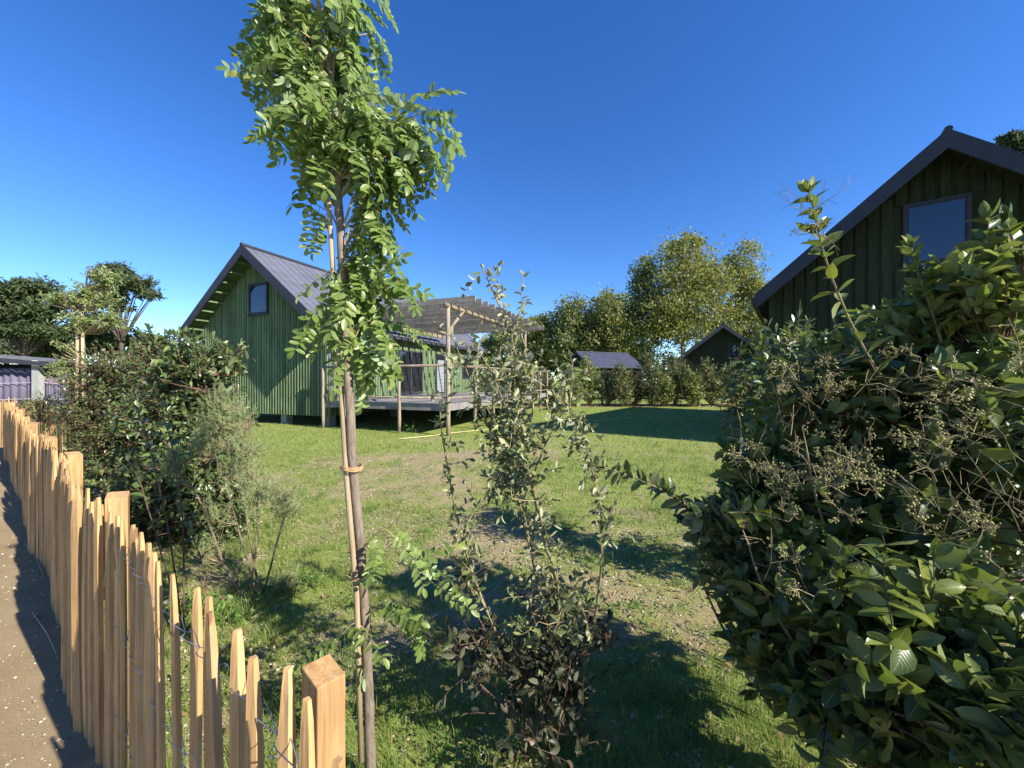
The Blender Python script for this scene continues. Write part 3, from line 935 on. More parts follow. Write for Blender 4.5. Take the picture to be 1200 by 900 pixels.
GR = np.array((-6.5, 13.5))
house('green_cabin', 'bright green board-clad cabin on piles with grey metal roof behind the sapling, left', GR, TH, 7.0, 11.6, 6.62, 0.80, 0.30, 1, (M['green'], M['greendark']),
      front_open=((-4.0, -2.95, 4.15, 5.35),), right_open=((1.4, 2.4, 1.75, 2.75), (3.9, 5.7, 0.93, 3.0), (6.9, 7.75, 0.93, 3.0), (9.75, 11.1, 1.7, 2.95)))
RH = np.array((12.02, 6.74))
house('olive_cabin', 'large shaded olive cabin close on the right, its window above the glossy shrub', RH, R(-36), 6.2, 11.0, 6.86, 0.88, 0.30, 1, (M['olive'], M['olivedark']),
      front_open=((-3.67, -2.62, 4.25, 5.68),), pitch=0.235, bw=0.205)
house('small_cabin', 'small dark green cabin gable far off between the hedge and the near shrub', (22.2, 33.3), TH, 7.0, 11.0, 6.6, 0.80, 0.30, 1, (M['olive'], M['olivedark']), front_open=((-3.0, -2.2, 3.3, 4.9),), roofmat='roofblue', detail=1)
house('low_cabin', 'far dark cabin with a blue grey metal roof in front of the trees', (10.4, 49.0), R(-66), 6.0, 7.6, 5.4, 0.62, 0.3, 1, (M['olivedark'], M['olivedark']), roofmat='roofblue', detail=1)
house('distant_cabin', 'tiny distant cabin gable seen under the pergola beams', (1.6, 86.0), TH, 7.0, 11.0, 6.5, 0.80, 0.3, 1, (M['olive'], M['olivedark']), detail=0)

# ------------------------------------------------------------------ deck and pergola (in the cabin's own axes)
DT = thing('timber_deck', 'raised grey timber deck with wire railing along the green cabin', 'deck', (GR[0], GR[1], 0), TH)
DX, DY0, DY1, DZ = 4.97, -0.19, 10.2, 0.92
nbd = 68
for i in range(nbd):
    y0 = DY0 + i * (DY1 - DY0) / nbd
    a = Acc(); a.box(0.06, DX, y0, y0 + (DY1 - DY0) / nbd - 0.006, DZ - 0.03, DZ)
    if i == 0: first = a.build('deck_board', M['deckwood'], DT); fy = y0
    else:
        o = first.copy(); C.objects.link(o); o.parent = DT; o.location = (0, y0 - fy, 0)
for (b_) in (((0.06, DX + 0.03), (DY0 - 0.035, DY0 - 0.004)), ((DX + 0.004, DX + 0.035), (DY0, DY1)), ((0.06, DX + 0.03), (DY1 + 0.004, DY1 + 0.035))):
    a = Acc(); a.box(b_[0][0], b_[0][1], b_[1][0], b_[1][1], DZ - 0.21, DZ - 0.004); a.build('fascia_board', M['deckwood'], DT)
for x in (0.9, 2.4, 3.9):
    a = Acc(); a.box(x, x + 0.06, DY0, DY1, DZ - 0.22, DZ - 0.034); a.build('joist', M['void'], DT)


def round_post(parent, x, y, z0, z1, r, name='post', mat='greywood'):
    a = Acc(); zz = np.linspace(z0, z1, 6)
    a.tube([(x + 0.004 * sin(k * 2.1 + x * 9), y + 0.004 * cos(k * 1.7 + y * 5), z) for k, z in enumerate(zz)], [r * (1.04 - 0.02 * k) for k in range(6)], 12)
    return a.build(name, M[mat], parent, smooth=True)


fr_x = [0.12, 1.05, 3.3]
for x in fr_x: round_post(DT, x, DY0 - 0.09, -0.05, 2.06, 0.05)
sy = [1.5, 3.0, 4.6, 6.1, 7.7, 8.9, 10.15]
for y in sy: round_post(DT, DX + 0.09, y, -0.05, 2.06, 0.05)
for (p, q) in (((0.0, DY0 - 0.09), (DX + 0.02, DY0 - 0.09)), ((DX + 0.09, DY0), (DX + 0.09, DY1))):
    a = Acc(); a.tube([(p[0], p[1], 2.08), (q[0], q[1], 2.08)], 0.04, 10); a.build('handrail', M['greywood'], DT, smooth=True)
    a = Acc(); a.tube([(p[0], p[1], 1.10), (q[0], q[1], 1.10)], 0.028, 8); a.build('lower_rail', M['greywood'], DT, smooth=True)
# wire mesh infill
a = Acc()
for i in range(int((DX) / 0.10)):
    x = 0.05 + i * 0.10; a.tube([(x, DY0 - 0.09, 1.12), (x, DY0 - 0.09, 2.04)], 0.0028, 3, False)
for k in range(9):
    z = 1.15 + k * 0.10; a.tube([(0, DY0 - 0.09, z), (DX, DY0 - 0.09, z)], 0.0028, 3, False)
for i in range(int((DY1 - DY0) / 0.10)):
    y = DY0 + i * 0.10; a.tube([(DX + 0.09, y, 1.12), (DX + 0.09, y, 2.04)], 0.0028, 3, False)
for k in range(9):
    z = 1.15 + k * 0.10; a.tube([(DX + 0.09, DY0, z), (DX + 0.09, DY1, z)], 0.0028, 3, False)
a.build('wire_mesh', M['mesh'], DT, 'stuff')

PT = thing('pergola', 'weathered timber pergola on round posts over the deck', 'pergola', (GR[0], GR[1], 0), TH)
PZ = 3.86
round_post(PT, DX + 0.09, DY0 - 0.09, -0.05, PZ + 0.04, 0.062)
round_post(PT, DX + 0.09, 6.55, -0.05, PZ - 0.08, 0.06)
round_post(PT, 0.62, DY0 - 0.05, DZ, PZ - 0.36, 0.055)
for (x, z) in ((DX + 0.09, PZ - 0.02),):
    a = Acc(); a.tube([(x, DY0 - 0.25, z), (x, 6.95, z)], 0.07, 10); a.build('beam', M['greywood'], PT, smooth=True)
a = Acc(); a.box(0.42, 0.54, DY0 - 0.2, 6.9, PZ - 0.10, PZ + 0.05); a.build('beam', M['greywood'], PT)
for (y0, y1, sg) in ((DY0 - 0.09, 0.62, 1), (6.55, 5.85, -1)):
    a = Acc(); a.tube([(DX + 0.09, y0 + 0.03 * sg, PZ - 0.75), (DX + 0.09, y1, PZ - 0.06)], 0.05, 10); a.build('brace', M['greywood'], PT, smooth=True)
nr = 16
for i in range(nr):
    y = DY0 - 0.05 + i * (6.9 / (nr - 1))
    a = Acc(); e = 0.03 * math.sin(i * 5.3)
    a.box(-0.0, DX + 0.98 + e, y - 0.022, y + 0.022, PZ + 0.055, PZ + 0.225)
    a.build('rafter', M['rafter'], PT)
    for xb in (0.48, DX + 0.09):
        a = Acc(); a.box(xb - 0.07, xb + 0.07, y + 0.024, y + 0.105, PZ + 0.045, PZ + 0.135)
        a.build('spacer_block', M['greywood'], PT)

# ------------------------------------------------------------------ paling fence
FT = thing('paling_fence', 'split chestnut paling fence running from the camera along the sandy path', 'fence', (0, 0, 0))


def fence_pt(t):
    w = 0.025 * sin(t * 1.9) + 0.015 * sin(t * 4.3 + 1)
    p = F0 + FD * t + FN * w
    return p


def picket_mesh(h, w, th, g, pt=0.11):
    """split pale: uneven five-sided section, bent a little, hewn to a blunt point"""
    a = Acc()
    prof = [(-w / 2, -th * 0.25), (-w * 0.15, -th * (0.5 + 0.2 * g.random())), (w / 2, -th * 0.2), (w * 0.42, th * 0.45), (-w * 0.4, th * 0.5)]
    prof = [(x * (1 + 0.15 * g.normal()), y * (1 + 0.15 * g.normal())) for x, y in prof]
    zs = [-0.05, h * 0.3, h * 0.6, h - pt - 0.05 * g.random(), h - pt * 0.35, h]
    sc = [1.05, 1.0, 0.98, 0.95, 0.60, 0.20 + 0.16 * g.random()]
    bx, by = g.normal() * 0.008, g.normal() * 0.006
    tx = g.normal() * 0.004
    v = []
    for z, s_ in zip(zs, sc):
        b = sin(pi * max(z, 0) / h)
        for (x, y) in prof:
            v.append((x * s_ + bx * b + tx * (s_ < 0.9), y * (s_ ** 0.5) + by * b, z))
    k = len(prof); f = []
    for i in range(len(zs) - 1):
        for j in range(k):
            j2 = (j + 1) % k
            f.append((i * k + j, i * k + j2, (i + 1) * k + j2, (i + 1) * k + j))
    f.append(tuple(range(k - 1, -1, -1))); f.append(tuple((len(zs) - 1) * k + j for j in range(k)))
    a.add(v, f)
    return a


g = np.random.default_rng(21)
t = -1.25; k = 0
angf = math.atan2(FD[1], FD[0])
pickets = []
while t < 13.2:
    p = fence_pt(t)
    h = 1.105 + 0.013 * g.normal() + (0.03 if t > 2 else 0)
    w = 0.040 + 0.009 * g.random() if t > 0.9 else 0.035 + 0.003 * g.random()
    th = 0.018 + 0.009 * g.random()
    ac = picket_mesh(h, w, th, g, 0.11 + 0.06 * g.random())
    o = ac.build('picket', M['picket'], FT)
    off = 0.004 * g.normal()
    o.location = (p[0] + FN[0] * off, p[1] + FN[1] * off, 0)
    o.rotation_euler = (0.007 * g.normal(), 0.007 * g.normal(), angf + pi + (0.15 if t > 0.9 else 0.06) * g.normal())
    pickets.append((t, p))
    t += 0.066 + 0.018 * g.random() if t > 1.5 else (0.082 + 0.010 * g.random() if t > 0.8 else 0.098 + 0.012 * g.random())
# posts on the garden side, sawn square
for i, tp in enumerate((-1.7, 0.055, 1.85, 3.4, 4.9, 6.55, 8.2, 9.9, 11.6, 13.1)):
    p = fence_pt(tp) + FN * (0.05 if i < 2 else 0.062)
    a = Acc(); s_ = 0.027 if i < 2 else 0.037; hh = (1.115 if i < 2 else 1.13) + 0.02 * math.sin(i * 3)
    e = 0.012
    v = [(-s_, -s_, -0.1), (s_, -s_, -0.1), (s_, s_, -0.1), (-s_, s_, -0.1),
         (-s_, -s_, hh - e), (s_, -s_, hh + e * 0.4), (s_, s_, hh + e), (-s_, s_, hh - e * 0.4)]
    a.add(v, [(0, 3, 2, 1), (4, 5, 6, 7), (0, 1, 5, 4), (1, 2, 6, 5), (2, 3, 7, 6), (3, 0, 4, 7)])
    o = a.build('post', M['picket'], FT)
    bv = o.modifiers.new('bevel', 'BEVEL'); bv.width = 0.0025; bv.segments = 2
    o.location = (p[0], p[1], 0); o.rotation_euler = (0, 0, angf + 0.25 * math.sin(i * 2.0 + 1.0))
# twisted wires
for z0 in (0.30, 0.66, 0.985):
    for ph in (0, pi):
        a = Acc(); pts = []
        for (t, p) in pickets:
            for fr_ in (0.0, 0.5):
                tt = t + fr_ * 0.042
                q = fence_pt(tt)
                amp = 0.0125 if fr_ == 0 else 0.001
                sg = (1 if ph == 0 else -1)
                n_ = FN * (amp * sg)
                pts.append((q[0] + n_[0], q[1] + n_[1], z0 + 0.006 * sin(t * 9) + 0.004 * sg * (0.5 - fr_)))
        pts = [np.array(q) for q in pts]; sm_ = []
        for i in range(len(pts) - 1):
            p0, p1, p2, p3 = pts[max(i - 1, 0)], pts[i], pts[i + 1], pts[min(i + 2, len(pts) - 1)]
            for k in range(4):
                u_ = k / 4
                sm_.append(0.5 * ((2 * p1) + (-p0 + p2) * u_ + (2 * p0 - 5 * p1 + 4 * p2 - p3) * u_ * u_ + (-p0 + 3 * p1 - 3 * p2 + p3) * u_ ** 3))
        a.tube(sm_, 0.0011, 4); a.build('wire', M['wire'], FT, smooth=True)
# loose wire ends near the big post
a = Acc(); p = fence_pt(0.1)
a.tube([(p[0] - FN[0] * .02, p[1] - FN[1] * .02, 0.985), (p[0] - 0.03, p[1] + 0.0, 0.97), (p[0] - 0.02, p[1] + 0.03, 0.94), (p[0] + 0.0, p[1] + 0.05, 0.945)], 0.0016, 5)
a.build('wire', M['wire'], FT, smooth=True)

# second fence beyond
F2 = thing('paling_fence', 'short stretch of gappy paling fence beyond the bend, far left', 'fence', (0, 0, 0))
t = 0
A2 = np.array((-8.7, 7.9)); B2 = np.array((-15.0, 10.6)); L2 = np.linalg.norm(B2 - A2)
while t < L2:
    p = A2 + (B2 - A2) * t / L2
    o = picket_mesh(1.15 + 0.04 * g.normal(), 0.045, 0.022, g).build('picket', M['picket'], F2)
    o.location = (p[0], p[1], 0); o.rotation_euler = (0, 0.02 * g.normal(), math.atan2(2.7, -6.3) + 0.2 * g.normal())
    t += 0.085 + 0.03 * g.random()
for z0 in (0.35, 0.95):
    a = Acc(); a.tube([(*A2, z0), (*B2, z0)], 0.003, 5); a.build('wire', M['wire'], F2)

# ------------------------------------------------------------------ shed with purple cloth at far left
SH = thing('open_shed', 'low grey-roofed shed hung with purple windbreak cloth, far left', 'shed', (-17.5, 14.6, 0), R(6))
a = Acc(); a.add([(-7, -0.6, 2.86), (0.95, -0.6, 2.28), (0.95, 1.4, 2.30), (-7, 1.4, 2.9), (-7, -0.6, 2.92), (0.95, -0.6, 2.34), (0.95, 1.4, 2.36), (-7, 1.4, 2.96)],
                 [(0, 3, 2, 1), (4, 5, 6, 7), (0, 1, 5, 4), (1, 2, 6, 5), (2, 3, 7, 6), (3, 0, 4, 7)])
a.build('roof', M['shedroof'], SH)
a = Acc(); a.add([(-7, -0.62, 2.68), (0.95, -0.62, 2.12), (0.95, -0.60, 2.12), (-7, -0.60, 2.68), (-7, -0.62, 2.84), (0.95, -0.62, 2.27), (0.95, -0.60, 2.27), (-7, -0.60, 2.84)],
                 [(0, 3, 2, 1), (4, 5, 6, 7), (0, 1, 5, 4), (1, 2, 6, 5), (2, 3, 7, 6), (3, 0, 4, 7)])
a.build('fascia_board', M['trim'], SH)
for x in (-6.5, -3.2, -0.12):
    a = Acc(); a.box(x - 0.11, x + 0.11, -0.45, -0.23, -0.05, 2.22); a.build('post', M['shedpost'], SH)
for (x0, x1, nm) in ((-6.4, -3.35, 'a'), (-3.1, -0.25, 'b'), (0.0, 0.85, 'c')):
    nn = 60; v = []; f = []
    for i in range(nn + 1):
        x = x0 + (x1 - x0) * i / nn; yy = -0.22 + 0.035 * sin(i * 1.15) + 0.02 * sin(i * 0.41)
        v += [(x, yy, 0.25), (x, yy + 0.02, 1.15), (x, yy, 2.20 - (x0 + 6.4) * 0.035)]
    for i in range(nn):
        for j in range(2): f.append((i * 3 + j, i * 3 + 3 + j, i * 3 + 4 + j, i * 3 + 1 + j))
    a = Acc(); a.add(v, f); c_ = a.build('cloth_panel', M['net'], SH, smooth=True)
    so_ = c_.modifiers.new('solid', 'SOLIDIFY'); so_.thickness = 0.004
    for z in (0.95, 1.55):
        a = Acc(); a.tube([(x0, -0.29, z), ((x0 + x1) / 2, -0.28, z - 0.05), (x1, -0.29, z)], 0.012, 5); a.build('strap', M['seam'], SH)
a = Acc(); a.box(-7, 0.9, 1.2, 1.3, -0.05, 2.28); a.build('back_wall', M['void'], SH)

# ------------------------------------------------------------------ near robinia sapling
YT = 1.58
tp = [(435, 886), (430, 760), (424, 660), (414, 550), (408, 440), (402, 330), (397, 235), (390, 110), (383, 10), (378, -80), (374, -170)]
base = at(435, 886, YT)
RB = thing('robinia_sapling', 'tall slim robinia sapling tied to a stake, bright drooping compound leaves, just beyond the fence', 'tree', (base[0], base[1], 0))
P = Plant(base, 11)
tr = [at(x, y, YT + 0.02 * sin(i)) for i, (x, y) in enumerate(tp)]; tr[0][2] = -0.03
tl, trad = P.limb(tr, 0.0215, 0.012, False, 12, 0.0015, 5)


def compound_leaf(seed, n=8, L=1.0):
    """rachis with pairs of oval leaflets; unit length, drooping along +x"""
    g = np.random.default_rng(seed); a = Acc()
    bend = 0.45 + 0.35 * g.random(); side = 0.12 * g.normal()
    pt = lambda t: np.array((t * (1 - 0.18 * bend * t), side * t * t, -bend * 0.5 * t * t))
    a.tube([pt(t) for t in (0, .33, .66, 1)], [0.008, 0.006, 0.005, 0.003], 3, False)
    P_, D_, N_, S_ = [], [], [], []
    for i in range(n):
        t = 0.16 + 0.80 * i / (n - 1); p = pt(t); ax = unit(pt(t + 0.02) - pt(t - 0.02))
        for sg in (-1, 1):
            sd = np.array((0, sg, 0.0))
            d = unit(sd + ax * (0.35 + 0.15 * g.normal()) + np.array((0, 0, -0.25 + 0.28 * g.normal())))
            P_.append(p); D_.append(d); N_.append(unit(np.array((0.1, 0.25 * g.normal(), 1.0)) + g.normal(size=3) * 0.25)); S_.append((0.215 - 0.05 * abs(t - 0.55)) * (0.88 + 0.24 * g.random()))
    P_.append(pt(1.0)); D_.append(unit(pt(1) - pt(0.9))); N_.append(np.array((0.3, 0, 1.0))); S_.append(0.2)
    tm = [leaf_tmpl([0, 0.18, 0.5, 0.82, 1], [0.12, 0.75, 1.0, 0.75, 0.12], 0.50, f, c, 0, True) for f, c in ((0.15, 0.15), (0.35, 0.4), (0.3, -0.15))]
    V_, Q_, U_ = [], [], []; off = 0; d, s_, n_ = frames(np.array(D_), np.array(N_))
    for i in range(len(P_)):
        tv, tq, tu = tm[int(g.integers(0, 3))]
        V_.append(P_[i] + S_[i] * (tv[:, 0:1] * d[i] + tv[:, 1:2] * s_[i] + tv[:, 2:3] * n_[i])); Q_.append(tq + off); off += len(tv)
    V_ = np.concatenate(V_); Q_ = np.concatenate(Q_)
    rv = np.array(a.v); rq = np.array([f for f in a.f if len(f) == 4]) + len(V_)
    V_ = np.concatenate([V_, rv]); Q_ = np.concatenate([Q_, rq])
    rr = np.repeat(g.random(len(P_)) * 0.35, 15); rr = np.concatenate([rr, np.zeros(len(rv))])
    return npmesh('compound_leaf', V_, Q_, M['robinia'], rr, None, True)


CL = [compound_leaf(100 + i, 7 + i % 3) for i in range(7)]


RL = []


def place_leaf(root, p, d, nh, size, meshes, name='leaf', g=None):
    RL.append((root, p, d, nh, size, meshes, name, int(g.integers(0, len(meshes)))))


def flush_leaves():
    """300 compound leaves as parts, the rest joined"""
    order = np.random.default_rng(3).permutation(len(RL))
    for i in order[:300]: put_leaf(*RL[i])
    Vs, Qs, Rr, off = [], [], [], 0
    for i in order[300:]:
        root, p, d, nh, size, meshes, name, k = RL[i]
        d_, s_, n_ = frames(np.array([d]), np.array([nh]))
        me = meshes[k]; v = np.empty(len(me.vertices) * 3, np.float32); me.vertices.foreach_get('co', v); v = v.reshape(-1, 3)
        q = np.empty(len(me.loops), np.int32); me.loops.foreach_get('vertex_index', q); q = q.reshape(-1, 4)
        Vs.append((v @ np.stack([d_[0], s_[0], n_[0]]) ) * size + p - np.array(root.location)); Qs.append(q + off); off += len(v); Rr.append(np.full(len(v), (i * 0.37) % 1.0))
    if Vs: link('foliage', npmesh('foliage', np.concatenate(Vs), np.concatenate(Qs), M['robinia'], np.concatenate(Rr), None, True), RL[0][0], 'stuff')


def put_leaf(root, p, d, nh, size, meshes, name, k):
    d_, s_, n_ = frames(np.array([d]), np.array([nh])); b = np.array(root.location)
    o = bpy.data.objects.new(name, meshes[k]); C.objects.link(o); o.parent = root
    q = np.stack([d_[0], s_[0], n_[0]], 1) * size
    o.matrix_local = Matrix(((*q[0], p[0] - b[0]), (*q[1], p[1] - b[1]), (*q[2], p[2] - b[2]), (0, 0, 0, 1)))
    return o


g = np.random.default_rng(5)
WIND = np.array((0.35, 0.15, 0.0))
# (px, py, rx, ry, branches, leaves per branch)
RBL = [(340, -10, 50, 30, 6, 4), (400, 5, 45, 30, 6, 4), (335, 40, 45, 30, 8, 4), (395, 45, 45, 35, 7, 4), (325, 100, 25, 40, 5, 4), (385, 105, 50, 45, 9, 4), (425, 130, 45, 45, 8, 4), (468, 125, 30, 28, 6, 4),
       (490, 150, 32, 30, 6, 4), (370, 165, 35, 25, 5, 4), (440, 180, 50, 28, 7, 4), (430, 232, 20, 30, 5, 3), (365, 235, 12, 14, 1, 3), (285, 50, 22, 18, 2, 2),
       (428, 262, 18, 22, 4, 3), (415, 292, 24, 18, 4, 3), (405, 315, 28, 18, 4, 4), (385, 350, 20, 22, 4, 3), (430, 335, 34, 22, 5, 4), (445, 375, 36, 22, 5, 3), (410, 385, 34, 20, 4, 3), (480, 330, 16, 12, 1, 2)]
nodes = np.array(tl)
for (bx_, by_, rx, ry, nbr, nl) in RBL:
    for _ in range(nbr):
        v = unit(g.normal(size=3)); r = g.random() ** 0.5
        tip = at(bx_, by_, YT) + v * np.array((rx, (rx + ry) / 2, ry)) / F * YT * r * (0.8 if g.random() < 0.88 else 1.25)
        # attach lower down the trunk
        dd = np.linalg.norm(nodes - (tip - np.array((0, 0, 0.16))), axis=1); j = int(np.argmin(dd)); a0 = nodes[j]
        mid = (a0 + tip) / 2 + np.array((0, 0, 0.04)) + g.normal(size=3) * 0.015
        P.thin.tube([a0, mid, tip], [0.0045, 0.003, 0.0015], 5, False)
        for k in range(nl):
            f_ = 0.35 + 0.65 * (k + 1) / nl
            p_ = a0 * (1 - f_) ** 2 + 2 * mid * f_ * (1 - f_) + tip * f_ * f_
            out = unit((tip - a0) * np.array((1, 1, 0.3)) + g.normal(size=3) * 0.12)
            d = unit(out * 0.75 + g.normal(size=3) * 0.40 + WIND * 0.6 + np.array((0, 0, -0.95)))
            nh = unit(np.array((0.3, -0.35, 0.9)) + g.normal(size=3) * 0.4)
            place_leaf(RB, p_, d, nh, (0.155 + 0.10 * g.random()), CL, 'compound_leaf', g)
# low suckers
for pts in ([(425, 700), (455, 650), (485, 665), (515, 690)], [(428, 640), (450, 620), (470, 640), (500, 672)], [(430, 740), (415, 730), (400, 745)], [(430, 720), (455, 705), (470, 720)]):
    w_ = [at(x, y, YT - 0.02 * i) for i, (x, y) in enumerate(pts)]
    sm, _ = P.limb(w_, 0.003, 0.001, True, 5)
    for i in range(2, len(sm), 2):
        d = unit(sm[i] - sm[i - 2] + g.normal(size=3) * 0.03 + np.array((0, -0.02, -0.02)))
        place_leaf(RB, sm[i], unit(d + g.normal(size=3) * 0.5), unit(np.array((0, -0.5, 0.8)) + g.normal(size=3) * 0.4), 0.17 + 0.06 * g.random(), CL, 'compound_leaf', g)
flush_leaves()
P.finish(RB, M['robinia'], T_MID, 0, woodmat=M['saplingbark'], thinmat=M['twig'], woodname='trunk')
ST = thing('stake', 'pale slender stake tied against the robinia trunk', 'stake', tuple(at(425, 880, YT - 0.03) * np.array((1, 1, 0))))
b_ = np.array(ST.location)
spx = [(423, 892), (418, 700), (406, 560), (396, 400), (389, 300), (383, 200), (377, 90), (372, -20)]
pts = [at(x, y, YT - 0.012) - b_ for x, y in spx]
a = Acc(); a.tube(pts, [0.012, 0.0115, 0.011, 0.0105, 0.010, 0.0095, 0.009, 0.008], 8); a.build('stake', M['stake'], ST, smooth=True)
for (x, y) in ((402, 345), (414, 548), (422, 675)):
    c_ = at(x - 2, y, YT + 0.0) - b_; a = Acc()
    for dz in (-0.006, 0.0, 0.007):
        pp = [c_ + np.array((0.044 * cos(q), 0.036 * sin(q), dz + 0.004 * sin(q * 2))) for q in np.linspace(0, 2 * pi, 15)]
        a.tube(pp, 0.0024, 4, False)
    a.build('tie', M['tie'], ST, smooth=True)

# ------------------------------------------------------------------ grey-green elaeagnus in the middle
YE = 1.75


def px_limb(P, pts, Y, r0, r1, thin=False, dY=0.0):
    w_ = [at(x, y, Y + dY * i) for i, (x, y) in enumerate(pts)]
    for p in w_: p[2] = max(p[2], -0.03)
    return P.limb(w_, r0, r1, thin, 7, 0.002, 3)


EB = at(655, 868, 1.75)
EL = thing('elaeagnus_shrub', 'thin upright grey-green shrub with pale stems in the middle foreground', 'shrub', (EB[0], EB[1], 0))
P = Plant(EB, 31)
main = [[(658, 868), (645, 760), (628, 670), (612, 590), (603, 500), (600, 420), (590, 370), (566, 316)],
        [(655, 868), (650, 790), (655, 700), (640, 640), (622, 560), (590, 470), (560, 410)],
        [(655, 868), (600, 780), (560, 690), (535, 600), (520, 520), (514, 465)],
        [(660, 868), (690, 760), (703, 690), (705, 600), (690, 540), (676, 490), (650, 462)],
        [(628, 670), (600, 560), (572, 500), (545, 430), (530, 395)],
        [(612, 590), (640, 520), (668, 465), (670, 440)],
        [(603, 500), (610, 440), (600, 395), (612, 360)],
        [(655, 868), (620, 800), (580, 740), (545, 640), (560, 590)],
        [(655, 868), (670, 780), (640, 720), (690, 680)]]
for i, m_ in enumerate(main):
    sm, rr = px_limb(P, m_, YE, 0.0085 if i < 4 else 0.005, 0.002, False, 0.02 * (-1) ** i)
    P.nodes += list(sm)
    P.leafy(sm[len(sm) // 3:], 0.035, 0.045, 'alt', 0.9, 0.5, 0.0, 0.6)
    for j in range(len(sm) // 3, len(sm)):
        for _ in range((3 if i != 2 else 2) if 4 < j < len(sm) - 2 else 1):
            if m_[0][1] > 800 and sm[j][2] < 0.75 and P.g.random() < 0.5: continue
            d = unit(P.rv() + np.array((0, 0, 0.5))); L = 0.05 + 0.11 * P.g.random()
            q = [sm[j], sm[j] + d * L * 0.5, sm[j] + d * L + P.rv(0.01)]
            P.thin.tube(q, [0.002, 0.0015, 0.001], 4, False)
            P.leafy(q, 0.022, 0.047, 'alt', 0.9, 0.5, 0.1, 0.7)
# low growth at its foot, coloured dark for shade
P.fill([blob(650, 700, 1.8, 70, 60, 1), blob(640, 740, 1.75, 55, 35, 0.5), blob(600, 500, YE, 50, 70, 0.9), blob(615, 440, YE, 35, 45, 0.45), blob(595, 560, YE, 45, 40, 0.6)], 190, 0.13, 0.03, 0.052, 0.3, 'alt', 0.0013, 0.5, 0.6, jit=0.6, conmax=0.5)
P.finish(EL, M['elaeagnus'], T_ELAE, 300, woodmat=M['twig'], thinmat=M['twig'], woodname='stem', uvs=True, key='oval_leaf')

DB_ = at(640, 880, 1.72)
o = thing('shaded_low_growth', 'low reddish foliage at the foot of the grey-green shrub, coloured dark for shade', 'shrub', (DB_[0], DB_[1], 0))  # added low growth; its dark leaf colour carries the shade here
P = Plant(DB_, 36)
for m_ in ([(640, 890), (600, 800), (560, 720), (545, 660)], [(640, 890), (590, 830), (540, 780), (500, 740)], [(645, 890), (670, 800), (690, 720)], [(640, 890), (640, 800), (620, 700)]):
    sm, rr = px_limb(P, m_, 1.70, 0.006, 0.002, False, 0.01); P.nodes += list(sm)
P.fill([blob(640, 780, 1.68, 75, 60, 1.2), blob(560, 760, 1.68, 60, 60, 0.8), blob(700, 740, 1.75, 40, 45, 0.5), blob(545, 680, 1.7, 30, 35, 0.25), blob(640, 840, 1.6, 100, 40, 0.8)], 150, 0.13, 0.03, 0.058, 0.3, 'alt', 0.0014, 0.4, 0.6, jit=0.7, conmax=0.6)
P.finish(o, M['bronze'], T_ELAE, 150, woodmat=M['redstem'], thinmat=M['redstem'], uvs=True, key='shaded_low_leaf')

# ------------------------------------------------------------------ big glossy shrub on the right
PB = at(1050, 900, 1.55)
PR = thing('glossy_shrub', 'large glossy broadleaf shrub with berry twigs filling the right foreground', 'shrub', (PB[0], PB[1] - 0.1, 0))
P = Plant(PB, 41)
for i, m_ in enumerate([[(1050, 950), (1010, 760), (960, 600), (940, 500)], [(1060, 950), (1080, 760), (1060, 600), (1040, 470), (1010, 400)], [(1070, 950), (1140, 760), (1160, 600), (1170, 450), (1165, 330)],
                        [(1040, 950), (960, 800), (900, 700), (870, 620)], [(1080, 960), (1180, 800), (1250, 600), (1260, 420)], [(1060, 600), (1110, 500), (1100, 400)]]):
    sm, rr = px_limb(P, m_, 1.45 + 0.12 * (i % 3), 0.013, 0.002, False, 0.03)
    P.nodes += list(sm)
SB = [blob(1085, 420, 1.75, 105, 90, 1.0), blob(975, 470, 1.85, 85, 85, 0.8), blob(1150, 520, 1.45, 120, 130, 1.2), blob(1000, 590, 1.6, 120, 95, 1.2),
      blob(900, 560, 1.8, 55, 65, 0.5), blob(1090, 740, 1.25, 150, 120, 1.1), blob(960, 740, 1.5, 110, 95, 0.9), blob(1175, 350, 1.6, 55, 70, 0.6), blob(1300, 520, 1.4, 120, 190, 0.9), blob(1290, 780, 1.0, 120, 130, 0.5)]
SB += [blob(1060, 850, 1.3, 150, 60, 0.7), blob(1190, 830, 1.0, 110, 70, 0.6)]
P.fill(SB[:3] + SB[4:5] + SB[7:8], 330, 0.18, 0.032, 0.075, 0.5, 'opp', 0.002, 0.8, 0.4, jit=0.5, conmax=0.6)
P.fill(SB, 430, 0.20, 0.036, 0.105, 0.45, 'opp', 0.0022, 0.35, 0.5, jit=0.8, conmax=0.6, droop=0.1)
# leading shoots
for m_, Yd, sz in (([(1062, 480), (1015, 415), (985, 350), (962, 285), (948, 225)], 1.55, 0.095), ([(1168, 420), (1160, 330), (1158, 255)], 1.45, 0.10), ([(1110, 420), (1085, 350), (1068, 290)], 1.55, 0.09), ([(1200, 380), (1190, 300), (1180, 260)], 1.4, 0.095),
                   ([(930, 500), (900, 440), (890, 400)], 1.8, 0.08), ([(1000, 480), (960, 420), (925, 395)], 1.7, 0.08)):
    sm, rr = px_limb(P, m_, Yd, 0.006, 0.0025, False)
    P.leafy(sm, 0.055, sz, 'opp', 0.9, 0.4, 0.1, 0.5)
    P.leafy(sm[-5:], 0.02, sz * 0.85, 'alt', 0.7, 0.2, 0.1, 0.6)
P.finish(PR, M['privet'], T_PRIVET, 300, woodmat=M['twig'], thinmat=M['redstem'], woodname='stem', uvs=True, key='broad_leaf')


